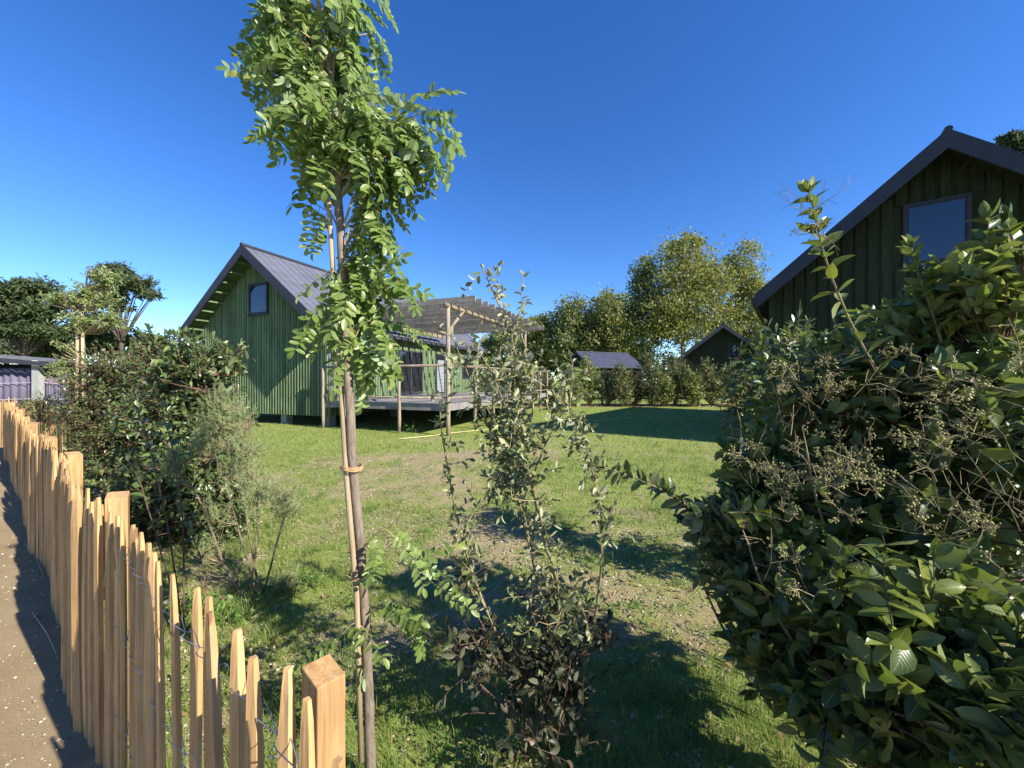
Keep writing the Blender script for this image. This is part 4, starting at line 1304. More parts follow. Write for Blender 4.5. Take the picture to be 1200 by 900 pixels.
P = Plant(PB, 43); P.nodes = [at(1168, 420, 1.5), at(1110, 440, 1.6), at(1040, 450, 1.6), at(1060, 520, 1.5), at(1165, 520, 1.45)]
P.fill([blob(1150, 330, 1.5, 55, 55, 1.0), blob(1080, 370, 1.65, 60, 45, 0.9), blob(1010, 400, 1.75, 55, 40, 0.5), blob(1180, 420, 1.4, 45, 60, 0.6), blob(900, 590, 1.6, 45, 30, 0.3)], 95, 0.16, 0.035, 0.088, 0.7, 'opp', 0.002, 0.4, 0.7, jit=0.6, conmax=0.6)
P.finish(PR, M['youngprivet'], T_PRIVET, 0, woodmat=M['twig'], thinmat=M['redstem'], uvs=True, folname='young_foliage')


def berry_twig(seed):
    g = np.random.default_rng(seed); a = Acc(); tips = []
    def rec(p, d, L, dep):
        q = p + d * L
        a.tube([p, (p + q) / 2 + g.normal(size=3) * L * 0.06, q], [0.016 * 0.7 ** dep, 0.013 * 0.7 ** dep, 0.011 * 0.7 ** dep], 4, False)
        if dep >= 3: tips.append(q); return
        n = 3 if dep < 2 else 4
        for k in range(n):
            rec(p + d * L * (0.45 + 0.55 * (k + 1) / n), unit(d * 0.75 + g.normal(size=3) * 0.55), L * (0.45 + 0.2 * g.random()), dep + 1)
    rec(np.zeros(3), np.array((1.0, 0, 0)), 0.5, 0)
    tw = a.mesh('panicle', M['twig'])
    b = Acc()
    for q in tips:
        if g.random() < 0.75:
            r = 0.022 + 0.016 * g.random()
            v = [q + np.array(o) * r for o in ((1, 0, 0), (0, 1, 0), (-1, 0, 0), (0, -1, 0), (0, 0, 1.15), (0, 0, -1.15))]
            b.add(v, [(0, 1, 4), (1, 2, 4), (2, 3, 4), (3, 0, 4), (1, 0, 5), (2, 1, 5), (3, 2, 5), (0, 3, 5)])
    b.smooth = True
    return tw, b.mesh('berries', M['berry'])


BT = [berry_twig(i) for i in range(4)]
g = np.random.default_rng(77)
BP = [blob(940, 560, 1.42, 75, 55, 1.6), blob(1010, 460, 1.5, 70, 60, 1.2), blob(1130, 470, 1.25, 90, 80, 1.4), blob(1080, 580, 1.2, 100, 70, 1.0), blob(940, 440, 1.6, 60, 50, 0.7), blob(1150, 640, 1.05, 70, 60, 0.5), blob(960, 660, 1.3, 70, 40, 0.3), blob(955, 265, 1.5, 16, 20, 0.25)]
bw_ = np.array([b[2] for b in BP]); bw_ /= bw_.sum()
rb = np.array(PR.location)
for i in range(110):
    b = BP[g.choice(len(BP), p=bw_)]
    p = b[0] + unit(g.normal(size=3)) * b[1] * g.random() ** 0.5
    d = unit(g.normal(size=3) + np.array((-0.3, -0.4, 0.7)))
    q = frames(np.array([d]), np.array([unit(g.normal(size=3))]))
    s_ = 0.075 + 0.065 * g.random()
    A_ = np.stack([q[0][0], q[1][0], q[2][0]], 1) * s_
    p = p - d * s_ * 0.5
    mt = Matrix(((*A_[0], p[0] - rb[0]), (*A_[1], p[1] - rb[1]), (*A_[2], p[2] - rb[2]), (0, 0, 0, 1)))
    tw, be = BT[i % 4]
    o = bpy.data.objects.new('berry_twig', tw); C.objects.link(o); o.parent = PR; o.matrix_local = mt
    o2 = bpy.data.objects.new('berries', be); C.objects.link(o2); o2.parent = o; o2['kind'] = 'stuff'

# bare dry twigs criss-crossing the front of the shrub
a = Acc()
for i in range(120):
    b = BP[g.choice(len(BP), p=bw_)]
    p = b[0] + unit(g.normal(size=3)) * b[1] * 1.1 * g.random() ** 0.4 - rb
    d = unit(g.normal(size=3) + np.array((-0.2, -0.2, 0.8))); L = 0.06 + 0.16 * g.random()
    q = p + d * L * 0.5 + g.normal(size=3) * 0.012; e_ = p + d * L
    a.tube([p, q, e_], [0.0015, 0.0011, 0.0007], 4, False)
    for k in range(3):
        m2 = p + (e_ - p) * (0.3 + 0.25 * k); d2 = unit(d + g.normal(size=3) * 0.8)
        a.tube([m2, m2 + d2 * L * 0.3], [0.001, 0.0006], 3, False)
a.build('dry_twigs', M['twig'], PR, 'stuff', True)

# lower-left laurel shrub of the right group, with the branch reaching over the lawn
LB = at(880, 800, 2.05)
LS = thing('laurel_shrub', 'dark low shrub with a leafy branch reaching left over the lawn', 'shrub', (LB[0], LB[1], 0))
P = Plant(LB, 51)
for m_ in ([(880, 800), (870, 700), (830, 630), (800, 590), (745, 560), (695, 545)], [(880, 800), (900, 680), (880, 600)], [(880, 800), (840, 720), (810, 650)], [(885, 800), (940, 700), (930, 640)]):
    sm, rr = px_limb(P, m_, 1.95, 0.009, 0.003, False, -0.03)
    P.nodes += list(sm)
    if m_[-1][0] == 695: br = sm
P.leafy(br[8:], 0.028, 0.085, 'opp', 0.9, 0.6, 0.0, 0.5)
P.fill([blob(860, 635, 1.85, 62, 50, 1), blob(880, 700, 1.85, 70, 55, 1), blob(930, 775, 1.7, 72, 46, 0.8), blob(835, 600, 1.8, 36, 24, 0.4)], 140, 0.17, 0.035, 0.085, 0.25, 'opp', 0.002, 0.3, 0.5, jit=0.8, conmax=0.6)
P.finish(LS, M['laurelfront'], T_PRIVET, 220, woodmat=M['twig'], thinmat=M['redstem'], woodname='stem', uvs=True, key='broad_leaf')

# dark drooping shrub behind
DB = at(905, 660, 3.1)
DS = thing('dark_shrub', 'dark drooping-leaved shrub behind the glossy one, beside the lawn shadow', 'shrub', (DB[0], DB[1], 0))
P = Plant(DB, 61)
P.limb([(DB[0], DB[1], -0.03), (DB[0] - .1, DB[1], 0.6), (DB[0], DB[1] + .05, 1.4)], 0.02, 0.008); P.limb([(DB[0], DB[1], -0.03), (DB[0] + .3, DB[1], 0.7), (DB[0] + .35, DB[1], 1.5)], 0.02, 0.008)
P.nodes = [(DB[0] - .1, DB[1], 0.6), (DB[0], DB[1] + .05, 1.4), (DB[0] + .3, DB[1], 0.7), (DB[0] + .35, DB[1], 1.5), (DB[0], DB[1], 1.0)]
P.fill([blob(890, 470, 3.1, 50, 70, 1), blob(930, 430, 3.2, 60, 60, 1), blob(900, 570, 3.0, 60, 60, 0.8), blob(960, 520, 3.0, 60, 100, 0.8)], 330, 0.22, 0.035, 0.11, 0.3, 'alt', 0.003, 0.7, 0.5, droop=0.4, jit=0.4, conmax=1.2)
P.finish(DS, M['laurel'], T_LAUREL, 150, woodmat=M['redstem'], thinmat=M['redstem'], woodname='stem', uvs=True, key='long_leaf')

# added shade shrub beside the camera, then shrubs of the same bed farther right, whose shadows cross the lawn
for i, (x, y, h, lab) in enumerate(((1.75, 0.35, 1.1, 'unseen bushy shrub added beside the camera to shade the foreground'), (3.5, 2.6, 1.5, 'bushy shrub right of the glossy one, out at the frame edge'), (5.2, 3.9, 1.9, 'taller bushy shrub beyond the first, past the right frame edge'), (6.3, 4.9, 1.2, 'small bushy shrub between the tall one and the olive cabin, out of sight at right'), (5.5, 5.9, 1.3, 'low bushy shrub before the olive cabin, hidden behind the glossy one'))):  # first one is unseen, added to shade the foreground and glossy shrub
    o = thing('shade_casting_shrub', lab, 'shrub', (x, y, 0))
    P = Plant((x, y), 70 + i)
    P.limb([(x, y, -.03), (x, y, h * 0.5)], 0.02, 0.01); P.nodes = [np.array((x, y, h * 0.25)), np.array((x, y, h * 0.5))]
    P.fill([(np.array((x, y, h * 0.55)), np.array((h * 0.42, h * 0.42, h * 0.48)), 1)], 260, 0.22, 0.04, 0.10, 0.4, 'alt', 0.003, 0.7, 0.45, jit=0.5)
    P.finish(o, M['laurel'], T_MID, 0, woodmat=M['redstem'])

# ------------------------------------------------------------------ left shrubs
LB = at(225, 650, 3.75)
o = thing('strawberry_shrub', 'tall dark leafy shrub in front of the green cabin, behind the fence', 'shrub', (LB[0], LB[1] + 0.3, 0))
P = Plant(LB, 81)
for dx, dz in ((-0.4, 1.2), (0.0, 1.7), (0.35, 1.3), (-0.7, 0.8)):
    sm, _ = P.limb([(LB[0], LB[1] + .3, -.03), (LB[0] + dx * .5, LB[1] + .3, dz * .5), (LB[0] + dx, LB[1] + .35, dz)], 0.018, 0.003); P.nodes += list(sm)
P.fill([blob(225, 425, 4.1, 45, 42, 0.9), blob(200, 480, 4.1, 55, 55, 1), blob(250, 490, 4.2, 45, 55, 0.9), blob(215, 560, 3.9, 65, 60, 1), blob(150, 575, 4.1, 45, 55, 0.7), blob(265, 590, 3.9, 40, 50, 0.5), blob(180, 400, 4.2, 16, 18, 0.15), blob(270, 420, 4.2, 22, 25, 0.2)],
       1250, 0.24, 0.04, 0.105, 0.55, 'alt', 0.003, 0.6, 0.5, jit=0.5, conmax=1.5)
P.finish(o, M['laurel'], T_LAUREL, 300, woodmat=M['redstem'], thinmat=M['redstem'], uvs=True, key='long_leaf')

LB = at(125, 560, 6.6)
o = thing('photinia_shrub', 'rounded bronze-green shrub with a few red shoots below the staked sapling', 'shrub', (LB[0], LB[1], 0))
P = Plant(LB, 82)
for dx, dz in ((-0.4, 1.2), (0.0, 1.7), (0.5, 1.3)):
    sm, _ = P.limb([(LB[0], LB[1], -.03), (LB[0] + dx * .5, LB[1], dz * .5), (LB[0] + dx, LB[1], dz)], 0.025, 0.008); P.nodes += list(sm)
P.fill([blob(130, 440, 6.6, 42, 40, 1), blob(105, 485, 6.6, 32, 45, 0.8), blob(155, 490, 6.4, 42, 50, 1), blob(130, 535, 6.4, 45, 30, 0.6)], 1400, 0.22, 0.05, 0.075, 0.5, 'alt', 0.003, 0.6, 0.5, jit=0.5, conmax=1.5)
P.finish(o, M['photinia'], T_MID, 0, woodmat=M['redstem'])

# tall reddish climber beside it
LB = at(185, 560, 6.2)
o = thing('bronze_shrub', 'bronze-leaved shrub between the rounded one and the tall dark shrub', 'shrub', (LB[0], LB[1], 0))
P = Plant(LB, 83)
sm, _ = P.limb([(LB[0], LB[1], -.03), (LB[0], LB[1], 1.0), (LB[0] + .1, LB[1], 1.9)], 0.022, 0.008); P.nodes += list(sm)
P.fill([blob(180, 430, 6.2, 30, 35, 1), blob(190, 480, 6.2, 35, 50, 0.8)], 600, 0.22, 0.05, 0.085, 0.7, 'alt', 0.003, 0.6, 0.5, jit=0.5, conmax=1.5)
P.finish(o, M['photinia'], T_MID, 0, woodmat=M['redstem'])

LB = at(215, 760, 2.45)
o = thing('photinia_sprig', 'slender reddish-stemmed shrub with large pale leaves just behind the fence pickets', 'shrub', (LB[0], LB[1], 0))
P = Plant(LB, 84)
for m_ in ([(215, 740), (200, 640), (185, 560), (168, 500), (160, 480)], [(215, 740), (215, 620), (205, 540), (192, 490), (190, 478)], [(215, 740), (190, 650), (165, 570), (150, 540)], [(218, 740), (240, 680), (215, 600)]):
    sm, _ = px_limb(P, m_, 2.55, 0.006, 0.002, False, 0.02); P.nodes += list(sm)
    P.leafy(sm[len(sm) // 2:], 0.035, 0.085, 'alt', 0.9, 0.5, 0.0, 0.5)
P.finish(o, M['photiniabig'], T_PRIVET[:3], 200, woodmat=M['redstem'], uvs=True, key='sprig_leaf')

LB = at(292, 690, 3.0)
o = thing('heath_shrub', 'feathery fine-leaved shrub with bare lower stems on the lawn edge', 'shrub', (LB[0], LB[1], 0))
P = Plant(LB, 85)
g = P.g
for m_ in ([(305, 745), (296, 650), (285, 590), (270, 530), (258, 470)], [(283, 745), (262, 660), (235, 590), (205, 535), (190, 515)], [(300, 745), (285, 640), (262, 560), (240, 500)],
           [(308, 745), (318, 660), (335, 600), (350, 560)], [(292, 690), (300, 640), (300, 560), (285, 480)], [(310, 745), (330, 700), (345, 670)], [(290, 745), (280, 690), (275, 640)]):
    sm, _ = px_limb(P, m_, 3.0, 0.009, 0.003, False, 0.02); P.nodes += list(sm)
hb = [blob(262, 478, 3.0, 34, 36, 1.3), blob(285, 520, 3.0, 34, 34, 0.9), blob(238, 505, 3.0, 22, 28, 0.5), blob(205, 530, 3.0, 26, 16, 0.4), blob(300, 565, 3.0, 38, 34, 0.9), blob(335, 580, 3.0, 30, 28, 0.7), blob(255, 590, 3.0, 22, 20, 0.3), blob(335, 672, 3.0, 22, 18, 0.35), blob(245, 630, 3.05, 25, 20, 0.3)]
P.fill(hb, 760, 0.14, 0.007, 0.019, 1.1, 'opp', 0.0008, 0.3, 0.7, jit=0.6, conmax=0.45, spread=0.8)
P.finish(o, M['heath'], T_NEEDLE, 0, woodmat=M['bark'], thinmat=M['twig'], smooth=False)

# low weeds at the fence foot
for i, (px_, py_, n_, lab) in enumerate(((262, 700, 40, 'low weed with round leaves behind the pickets'), (225, 690, 40, 'low leafy weed at the foot of the feathery shrub'), (480, 505, 10, 'small weed tuft beside the deck post'), (370, 660, 16, 'tiny seedling on the bare lawn patch'), (745, 690, 10, 'small seedling in the shadowed lawn'))):
    Yw = 742.5 / (py_ + 25 - HOR) if i != 2 else 12.0
    p = at(px_, py_, Yw); p[2] = 0
    o = thing('weed', lab, 'weed', p); P = Plant(p, 90 + i)
    sc = 2.2 if i == 2 else 1.0
    for _ in range(n_):
        d = unit(P.rv() + np.array((0, 0, 1.2))); q = p + P.rv(0.07 * sc) * np.array((1, 1, 0)); L = (0.06 + 0.10 * P.g.random()) * sc
        P.thin.tube([q, q + d * L], [0.0015, 0.001], 3, False)
        for k in range(3): P.leaf(q + d * L * (0.5 + 0.25 * k), unit(P.rv() + np.array((0, 0, 0.2))), unit(P.rv(0.4) + np.array((0, 0, 1.0))), 0.045 * sc)
    P.finish(o, M['weed'], T_MID, 0, woodmat=M['weed'])

# staked sapling at left
b3 = at(98, 540, 7.6)
o = thing('staked_sapling', 'young staked tree with two pale stakes above the left shrubs', 'tree', (b3[0], b3[1], 0))
P = Plant(b3, 95); x, y = b3[0], b3[1]
sm, _ = P.limb([(x, y, -.03), (x + .03, y, 1.5), (x, y, 3.0), (x + .1, y, 3.9)], 0.03, 0.01); P.nodes += list(sm)
a = Acc(); a.tube([(-.10, -.05, -.05), (-.06, -.05, 2.98)], 0.025, 8); a.build('stake', M['stake'], o, smooth=True)
a = Acc(); a.tube([(.06, -.05, -.05), (.03, -.05, 3.0)], 0.025, 8); a.build('stake', M['stake'], o, smooth=True)
P.fill([blob(125, 325, 7.6, 22, 15, 1), blob(105, 348, 7.6, 40, 20, 1.2), blob(75, 350, 7.6, 25, 16, 0.7), blob(95, 375, 7.6, 30, 14, 0.8), blob(70, 430, 7.6, 14, 14, 0.3), blob(80, 405, 7.6, 16, 14, 0.3), blob(130, 375, 7.6, 22, 16, 0.5)], 330, 0.28, 0.05, 0.075, 0.1, 'opp', 0.004, 0.6, 0.6, droop=0.4)
P.finish(o, M['robinia'], T_MID, 0, woodmat=M['bark'], thinmat=M['twig'], woodname='trunk')

# small leafy shrub at the second fence
b3 = at(45, 520, 8.6)
o = thing('young_shrub', 'wispy young shrub growing through the gappy fence, far left', 'shrub', (b3[0], b3[1], 0))
P = Plant(b3, 96); P.nodes = [np.array((b3[0], b3[1], 0.1)), np.array((b3[0], b3[1], 0.7))]
P.fill([blob(45, 470, 8.6, 20, 16, 1)], 60, 0.3, 0.05, 0.07, 0.8, 'alt', 0.004, 0.6, 0.7)
P.finish(o, M['poplar_green'], T_MID, 0, woodmat=M['bark'], thinmat=M['twig'])

# ------------------------------------------------------------------ hedge row at the back of the lawn
HS = [(610, 42, 38, 20, 'yellow', 'yellowish open shrub seen beyond the deck end'), (640, 38, 26, 17, 'olive', 'olive rounded shrub at the left end of the back hedge'),
      (668, 45, 34, 15, 'bright', 'bright green shrub left of the pair below the blue grey roof'), (689, 52, 36, 15, 'bright', 'taller bright green shrub, right of the pair below the blue grey roof'),
      (712, 38, 30, 12, 'grey', 'small grey-green round shrub in the back hedge'), (729, 46, 34, 10, 'olive', 'thin brownish shrub right of the small grey round one'),
      (742, 38, 32, 9, 'red', 'rusty red-brown shrub in the back hedge'), (762, 58, 44, 13, 'dark', 'dark green columnar shrub just right of the rusty one'),
      (777, 38, 30, 8, 'yellow', 'small yellow-green shrub between the two dark columns'), (791, 56, 42, 13, 'dark', 'second dark green columnar shrub, nearer the small cabin'),
      (810, 40, 34, 12, 'yellow', 'yellowish shrub right of the dark columns'), (832, 50, 40, 18, 'olive', 'greyish olive shrub before the small cabin'), (858, 46, 40, 17, 'grey', 'grey-green shrub at the right end of the back hedge'),
      (572, 40, 34, 18, 'olive', 'olive shrub behind the pergola posts')]
for i, (px_, hpx, wpx, rpx, col, lab) in enumerate(HS):
    Yh = 24.0 + 0.4 * sin(i * 2.3)
    c0 = at(px_, 476, Yh); c0[2] = 0
    o = thing('hedge_shrub', lab, 'shrub', c0, 0, 'shrubs of the back hedge')
    P = Plant(c0, 200 + i); hm = 1.15 * hpx / F * Yh; rm = 0.50 * wpx / F * Yh
    P.nodes = [c0 + np.array((0, 0, 0.1)), c0 + np.array((0, 0, hm * .3)), c0 + np.array((0, 0, hm * .55))]
    P.thin.tube([c0, c0 + np.array((0.05, 0, hm * 0.6))], [0.04, 0.015], 5)
    P.fill([(c0 + np.array((0, 0, hm * 0.52)), np.array((rm, rm * 0.9, hm * 0.46)), 1), (c0 + np.array((rm * .3, 0, hm * 0.35)), np.array((rm * .8, rm * 0.8, hm * 0.3)), .5), (c0 + np.array((-rm * .2, 0, hm * 0.85)), np.array((rm * .45, rm * 0.4, hm * 0.2)), .2)],
           420, 0.35, 0.075, 0.14, 0.6, 'alt', 0.006, 0.5, 0.55, jit=0.6)
    P.finish(o, M['h_' + col], T_FAR, 0, woodmat=M['twig'], smooth=False)
# low rail fence behind the hedge
RF = thing('rail_fence', 'low wooden rail fence running behind the back hedge', 'fence', (0, 25.6, 0))
for i in range(14):
    x = -2 + i * 1.6; a = Acc(); a.box(x - .05, x + .05, -.05, .05, -.05, 0.95); a.build('post', M['greywood'], RF)
for z in (0.35, 0.75):
    a = Acc(); a.box(-2, 19, -.085, -.052, z, z + 0.11); a.build('rail', M['greywood'], RF)

# ------------------------------------------------------------------ background trees
def tree(name, label, px_, Yd, blobs, n, size, mat, bark, seed, trunk_r=0.3, fork=None, group=None, tm=T_FAR, slen=1.6, up=0.6):
    c0 = at(px_, 460, Yd); c0[2] = 0
    o = thing(name, label, 'tree', c0, 0, group)
    P = Plant(c0, seed); g = P.g
    bl = [blob(b[0], b[1], Yd + (b[5] if len(b) > 5 else 0), b[2], b[3], b[4]) for b in blobs]
    zf = fork if fork else min(b[0][2] - b[1][2] for b in bl) * 0.9 + 0.5
    fk = c0 + np.array((0, 0, max(zf, 1.0)))
    sm, _ = P.limb([c0 - np.array((0, 0, .1)), c0 * .5 + fk * .5 + P.rv(0.1), fk], trunk_r, trunk_r * 0.7, False, 8)
    for b in bl:
        for k in range(4):
            tip = b[0] + P.rv(0.35) * b[1] + np.array((0, 0, b[1][2] * 0.35))
            st = fk + np.array((0, 0, g.random() * 0.3 * max(tip[2] - fk[2], 0.2)))
            sm, _ = P.limb([fk * 0.9 + st * 0.1, (st + tip) / 2 + P.rv(0.15) * b[1] + np.array((0, 0, -0.12 * b[1][2])), tip], trunk_r * 0.35, trunk_r * 0.07, False, 5)
            P.nodes += list(sm[2:])
    w = np.array([b[2] for b in bl], float); w /= w.sum()
    # clumps inside the crown, each a cluster of leaves
    clumps = []
    for _ in range(int(n / 22)):
        b = bl[g.choice(len(bl), p=w)]; v = unit(P.rv()); r = g.random() ** 0.42
        c = b[0] + v * b[1] * r; clumps.append((c, b))
    nd = np.array(P.nodes)
    for c, b in clumps:
        j = int(np.argmin(np.linalg.norm(nd - c, axis=1)))
        P.thin.tube([nd[j], (nd[j] + c) / 2 + P.rv(0.1), c], [0.04, 0.03, 0.012], 4, False)
        rs = b[1].mean() * (0.16 + 0.13 * g.random())
        m_ = 42
        q = c + g.normal(size=(m_, 3)) * rs * np.array((0.62, 0.62, 0.55))
        dd = g.normal(size=(m_, 3)) + np.array((0, 0, -0.2)); nh = g.normal(size=(m_, 3)) + np.array((0, 0, 0.5))
        sz = size * (0.6 + 0.7 * g.random(m_))
        P.P += list(q); P.D += list(dd); P.NH += list(nh); P.S += list(sz)
    P.finish(o, M[mat], tm, 0, woodmat=M[bark], woodname='trunk', folname='crown', smooth=False)
    return o


tree('broadleaf_tree', 'tallest yellow-green tree in the far row, behind the hedge', 800, 62, [(795, 325, 44, 46, 1.3), (815, 372, 48, 36, 1), (770, 372, 38, 40, 0.9), (805, 293, 22, 16, 0.3), (830, 335, 28, 38, .5)], 12500, 0.42, 'poplar', 'palebark', 301, 0.5, 7.5)
tree('broadleaf_tree', 'yellow-green tree at the right end of the far row, beside the olive cabin', 868, 64, [(868, 320, 22, 38, 0.9), (880, 365, 26, 35, 0.9), (850, 380, 22, 24, 0.5), (902, 385, 16, 25, 0.3)], 7000, 0.42, 'poplar', 'palebark', 302, 0.45, 7.0)
tree('broadleaf_tree', 'darker green narrow tree left of the tallest yellow-green one', 752, 66, [(752, 335, 15, 34, 0.8), (755, 385, 26, 34, 0.9), (745, 415, 24, 15, 0.4)], 4600, 0.42, 'poplar_green', 'palebark', 303, 0.35, 5)
tree('broadleaf_tree', 'round-topped green tree just above the blue grey roof', 715, 63, [(712, 370, 28, 32, 1), (724, 398, 27, 28, 0.8), (700, 402, 24, 24, 0.6), (690, 385, 14, 18, .3)], 8500, 0.40, 'poplar', 'palebark', 304, 0.35, 5)
tree('broadleaf_tree', 'round-topped green tree left of the blue grey roof', 670, 64, [(670, 376, 24, 30, 1), (660, 405, 30, 26, 0.9), (686, 396, 22, 28, 0.6)], 8500, 0.40, 'poplar_green', 'palebark', 305, 0.35, 5)
tree('broadleaf_tree', 'small yellowish tree at the end of the pergola', 630, 66, [(630, 388, 18, 22, 1), (632, 412, 28, 20, 0.8)], 4500, 0.40, 'poplar', 'palebark', 306, 0.3, 4)
tree('broadleaf_tree', 'green tree seen through the pergola', 590, 68, [(588, 402, 26, 20, 1), (570, 415, 22, 14, 0.6), (540, 418, 26, 12, 0.5)], 3200, 0.40, 'poplar_green', 'palebark', 307, 0.3, 4)
# pines
PG = 'dark pines on the left skyline'
tree('pine_tree', 'broad dark pine above the purple shed', 30, 38, [(12, 345, 34, 14, 0.9), (40, 338, 26, 12, 0.7), (30, 368, 36, 12, 0.9), (55, 362, 22, 10, 0.5), (5, 385, 24, 10, 0.5), (45, 388, 34, 10, 0.6), (-20, 360, 30, 26, 0.8), (78, 352, 14, 9, 0.3)], 9500, 0.42, 'pine', 'darkbark', 310, 0.35, 4.0, None, T_TUFT)
tree('pine_tree', 'smaller flat-topped pine right of the broad one', 142, 40, [(135, 322, 22, 12, 0.8), (160, 335, 24, 10, 0.8), (125, 345, 22, 11, 0.6), (175, 345, 14, 6, 0.3), (140, 358, 16, 8, 0.3), (112, 372, 20, 10, 0.3)], 5200, 0.36, 'pine', 'darkbark', 311, 0.22, 5.5, None, T_TUFT)
tree('pine_tree', 'far pine top showing over the olive cabin roof at the right edge', 1195, 26, [(1190, 163, 15, 8, 0.5), (1212, 172, 24, 14, 0.8), (1215, 200, 40, 14, 0.8), (1235, 230, 40, 16, 0.8)], 4500, 0.30, 'pine', 'darkbark', 312, 0.3, 11, None, T_TUFT)
# low dark tree mass behind the shed and cabins
for i, (px_, Yd, bl, lab, mt) in enumerate(((95, 44, [(95, 395, 40, 22, 1), (60, 410, 30, 14, 0.6), (150, 405, 30, 20, .6)], 'low dark tree behind the staked sapling', 'pine'),
                                            (905, 60, [(905, 400, 30, 30, 1), (930, 420, 40, 24, 1)], 'dark tree behind the olive cabin corner', 'poplar_green'),
                                            (690, 72, [(690, 425, 70, 18, 1), (760, 428, 50, 16, 1), (620, 430, 50, 14, 1)], 'low dark scrub trees under the far tree row', 'poplar_green'),
                                            (480, 74, [(470, 425, 60, 14, 1), (540, 428, 40, 14, 1)], 'low scrub trees far behind the deck', 'poplar_green'),
                                            (5, 50, [(0, 408, 40, 16, 1), (-40, 405, 40, 20, .8)], 'low dark tree behind the shed roof at the left edge', 'pine'))):
    tree('scrub_tree', lab, px_, Yd, bl, 3800, 0.45, mt, 'darkbark', 320 + i, 0.2, 2.0)

# ------------------------------------------------------------------ grass, pebbles, straw, litter
def scatter(y0, y1, dens, g, xk=1.45):
    A_ = xk * (y1 ** 2 - y0 ** 2); n = int(A_ * dens)
    y = np.sqrt(y0 ** 2 + g.random(n) * (y1 ** 2 - y0 ** 2)); x = (g.random(n) * 2 - 1) * xk * y
    return x, y


def in_house(x, y, root, Wd, L, pad=0.0, right=0.0):
    dx = x - root[0]; dy = y - root[1]
    lu = dx * U2[0] + dy * U2[1]; lv = dx * V2[0] + dy * V2[1]
    return (lu > -Wd - pad) & (lu < right + pad) & (lv > -pad) & (lv < L + pad)


def blades(name, bands, seed, label_unused=None):
    g = np.random.default_rng(seed); Vs, Fs, Rs = [], [], []; off = 0
    for (y0, y1, dens, h, w) in bands:
        x, y = scatter(y0, y1, dens, g)
        gr = grassy(x, y)
        tuft = fbm(x * 9, y * 9, 4)
        keep = (sdist(x, y) > 0.05) & (g.random(len(x)) < np.clip((gr - 0.28) * 2.2, 0.03, 1) * np.clip(0.25 + (tuft - 0.3) * 2.4, 0.05, 1))
        keep &= ~in_house(x, y, GR, 7.0, 11.6, 0, 4.6) & ~in_house(x, y, RH, 6.2, 11, 0)
        x = x[keep]; y = y[keep]; gr = gr[keep]; n = len(x)
        tall = 1 + 1.1 * np.clip((fbm(x * 2.6 + 7, y * 2.6, 12) - 0.56) * 6, 0, 1)
        hh = h * (0.45 + 0.9 * g.random(n)) * (0.45 + 0.75 * gr) * (0.7 + 0.7 * tuft[keep]) * tall
        az = g.random(n) * 6.283; lean = 0.25 + 0.5 * g.random(n)
        dx, dy = np.cos(az), np.sin(az); ww = w * (0.7 + 0.6 * g.random(n))
        base_ = np.stack([x, y, np.full(n, -0.015)], 1); side = np.stack([-dy, dx, np.zeros(n)], 1) * ww[:, None]
        m1 = base_ + np.stack([dx * hh * lean * 0.25, dy * hh * lean * 0.25, hh * 0.55], 1)
        tp_ = base_ + np.stack([dx * hh * lean, dy * hh * lean, hh * (1 - 0.2 * lean)], 1)
        v = np.stack([base_ - side, base_ + side, m1 + side * 0.8, m1 - side * 0.8, tp_ + side * 0.15, tp_ - side * 0.15], 1)
        q = np.array(((0, 1, 2, 3), (3, 2, 4, 5)))[None] + (np.arange(n) * 6)[:, None, None] + off
        Vs.append(v.reshape(-1, 3)); Fs.append(q.reshape(-1, 4)); Rs.append(np.repeat(np.clip(g.random(n) * (1.25 - 0.35 * gr), 0, 0.999), 6)); off += n * 6
    me = npmesh(name, np.concatenate(Vs), np.concatenate(Fs), M['grass'], np.concatenate(Rs))
    o = link(name, me, None, 'stuff'); return o


o = blades('grass', [(0.7, 2.6, 9000, 0.060, 0.0011), (2.6, 5.0, 3600, 0.045, 0.0016), (5.0, 9.0, 1100, 0.040, 0.0028), (9.0, 15, 330, 0.038, 0.005), (15, 24, 90, 0.036, 0.009)], 400)
tag(o, 'short patchy lawn grass with longer tufts in the foreground', 'grass')


def stones(name, pts, sizes, seed, mat, flat=0.6):
    g = np.random.default_rng(seed); n = len(pts)
    base_ = np.array(((1, 0, 0), (0.2, 1, 0.1), (-0.9, 0.3, 0), (0, -1, 0), (0.1, 0.1, 0.9), (0, 0, -0.8)), float)
    tri = np.array(((0, 1, 4), (1, 2, 4), (2, 3, 4), (3, 0, 4), (1, 0, 5), (2, 1, 5), (3, 2, 5), (0, 3, 5)))
    an = g.random(n) * 6.283; ca, sa = np.cos(an), np.sin(an)
    b = base_[None] * (0.75 + 0.5 * g.random((n, 6, 1))) * np.array((1, 1, flat))
    x = b[..., 0] * ca[:, None] - b[..., 1] * sa[:, None]; y = b[..., 0] * sa[:, None] + b[..., 1] * ca[:, None]
    v = np.stack([x, y, b[..., 2]], -1) * sizes[:, None, None] + pts[:, None]
    f = tri[None] + (np.arange(n) * 6)[:, None, None]
    return link(name, npmesh(name, v.reshape(-1, 3), f.reshape(-1, 3), mat, np.repeat(g.random(n) ** 1.3, 6)), None, 'stuff')


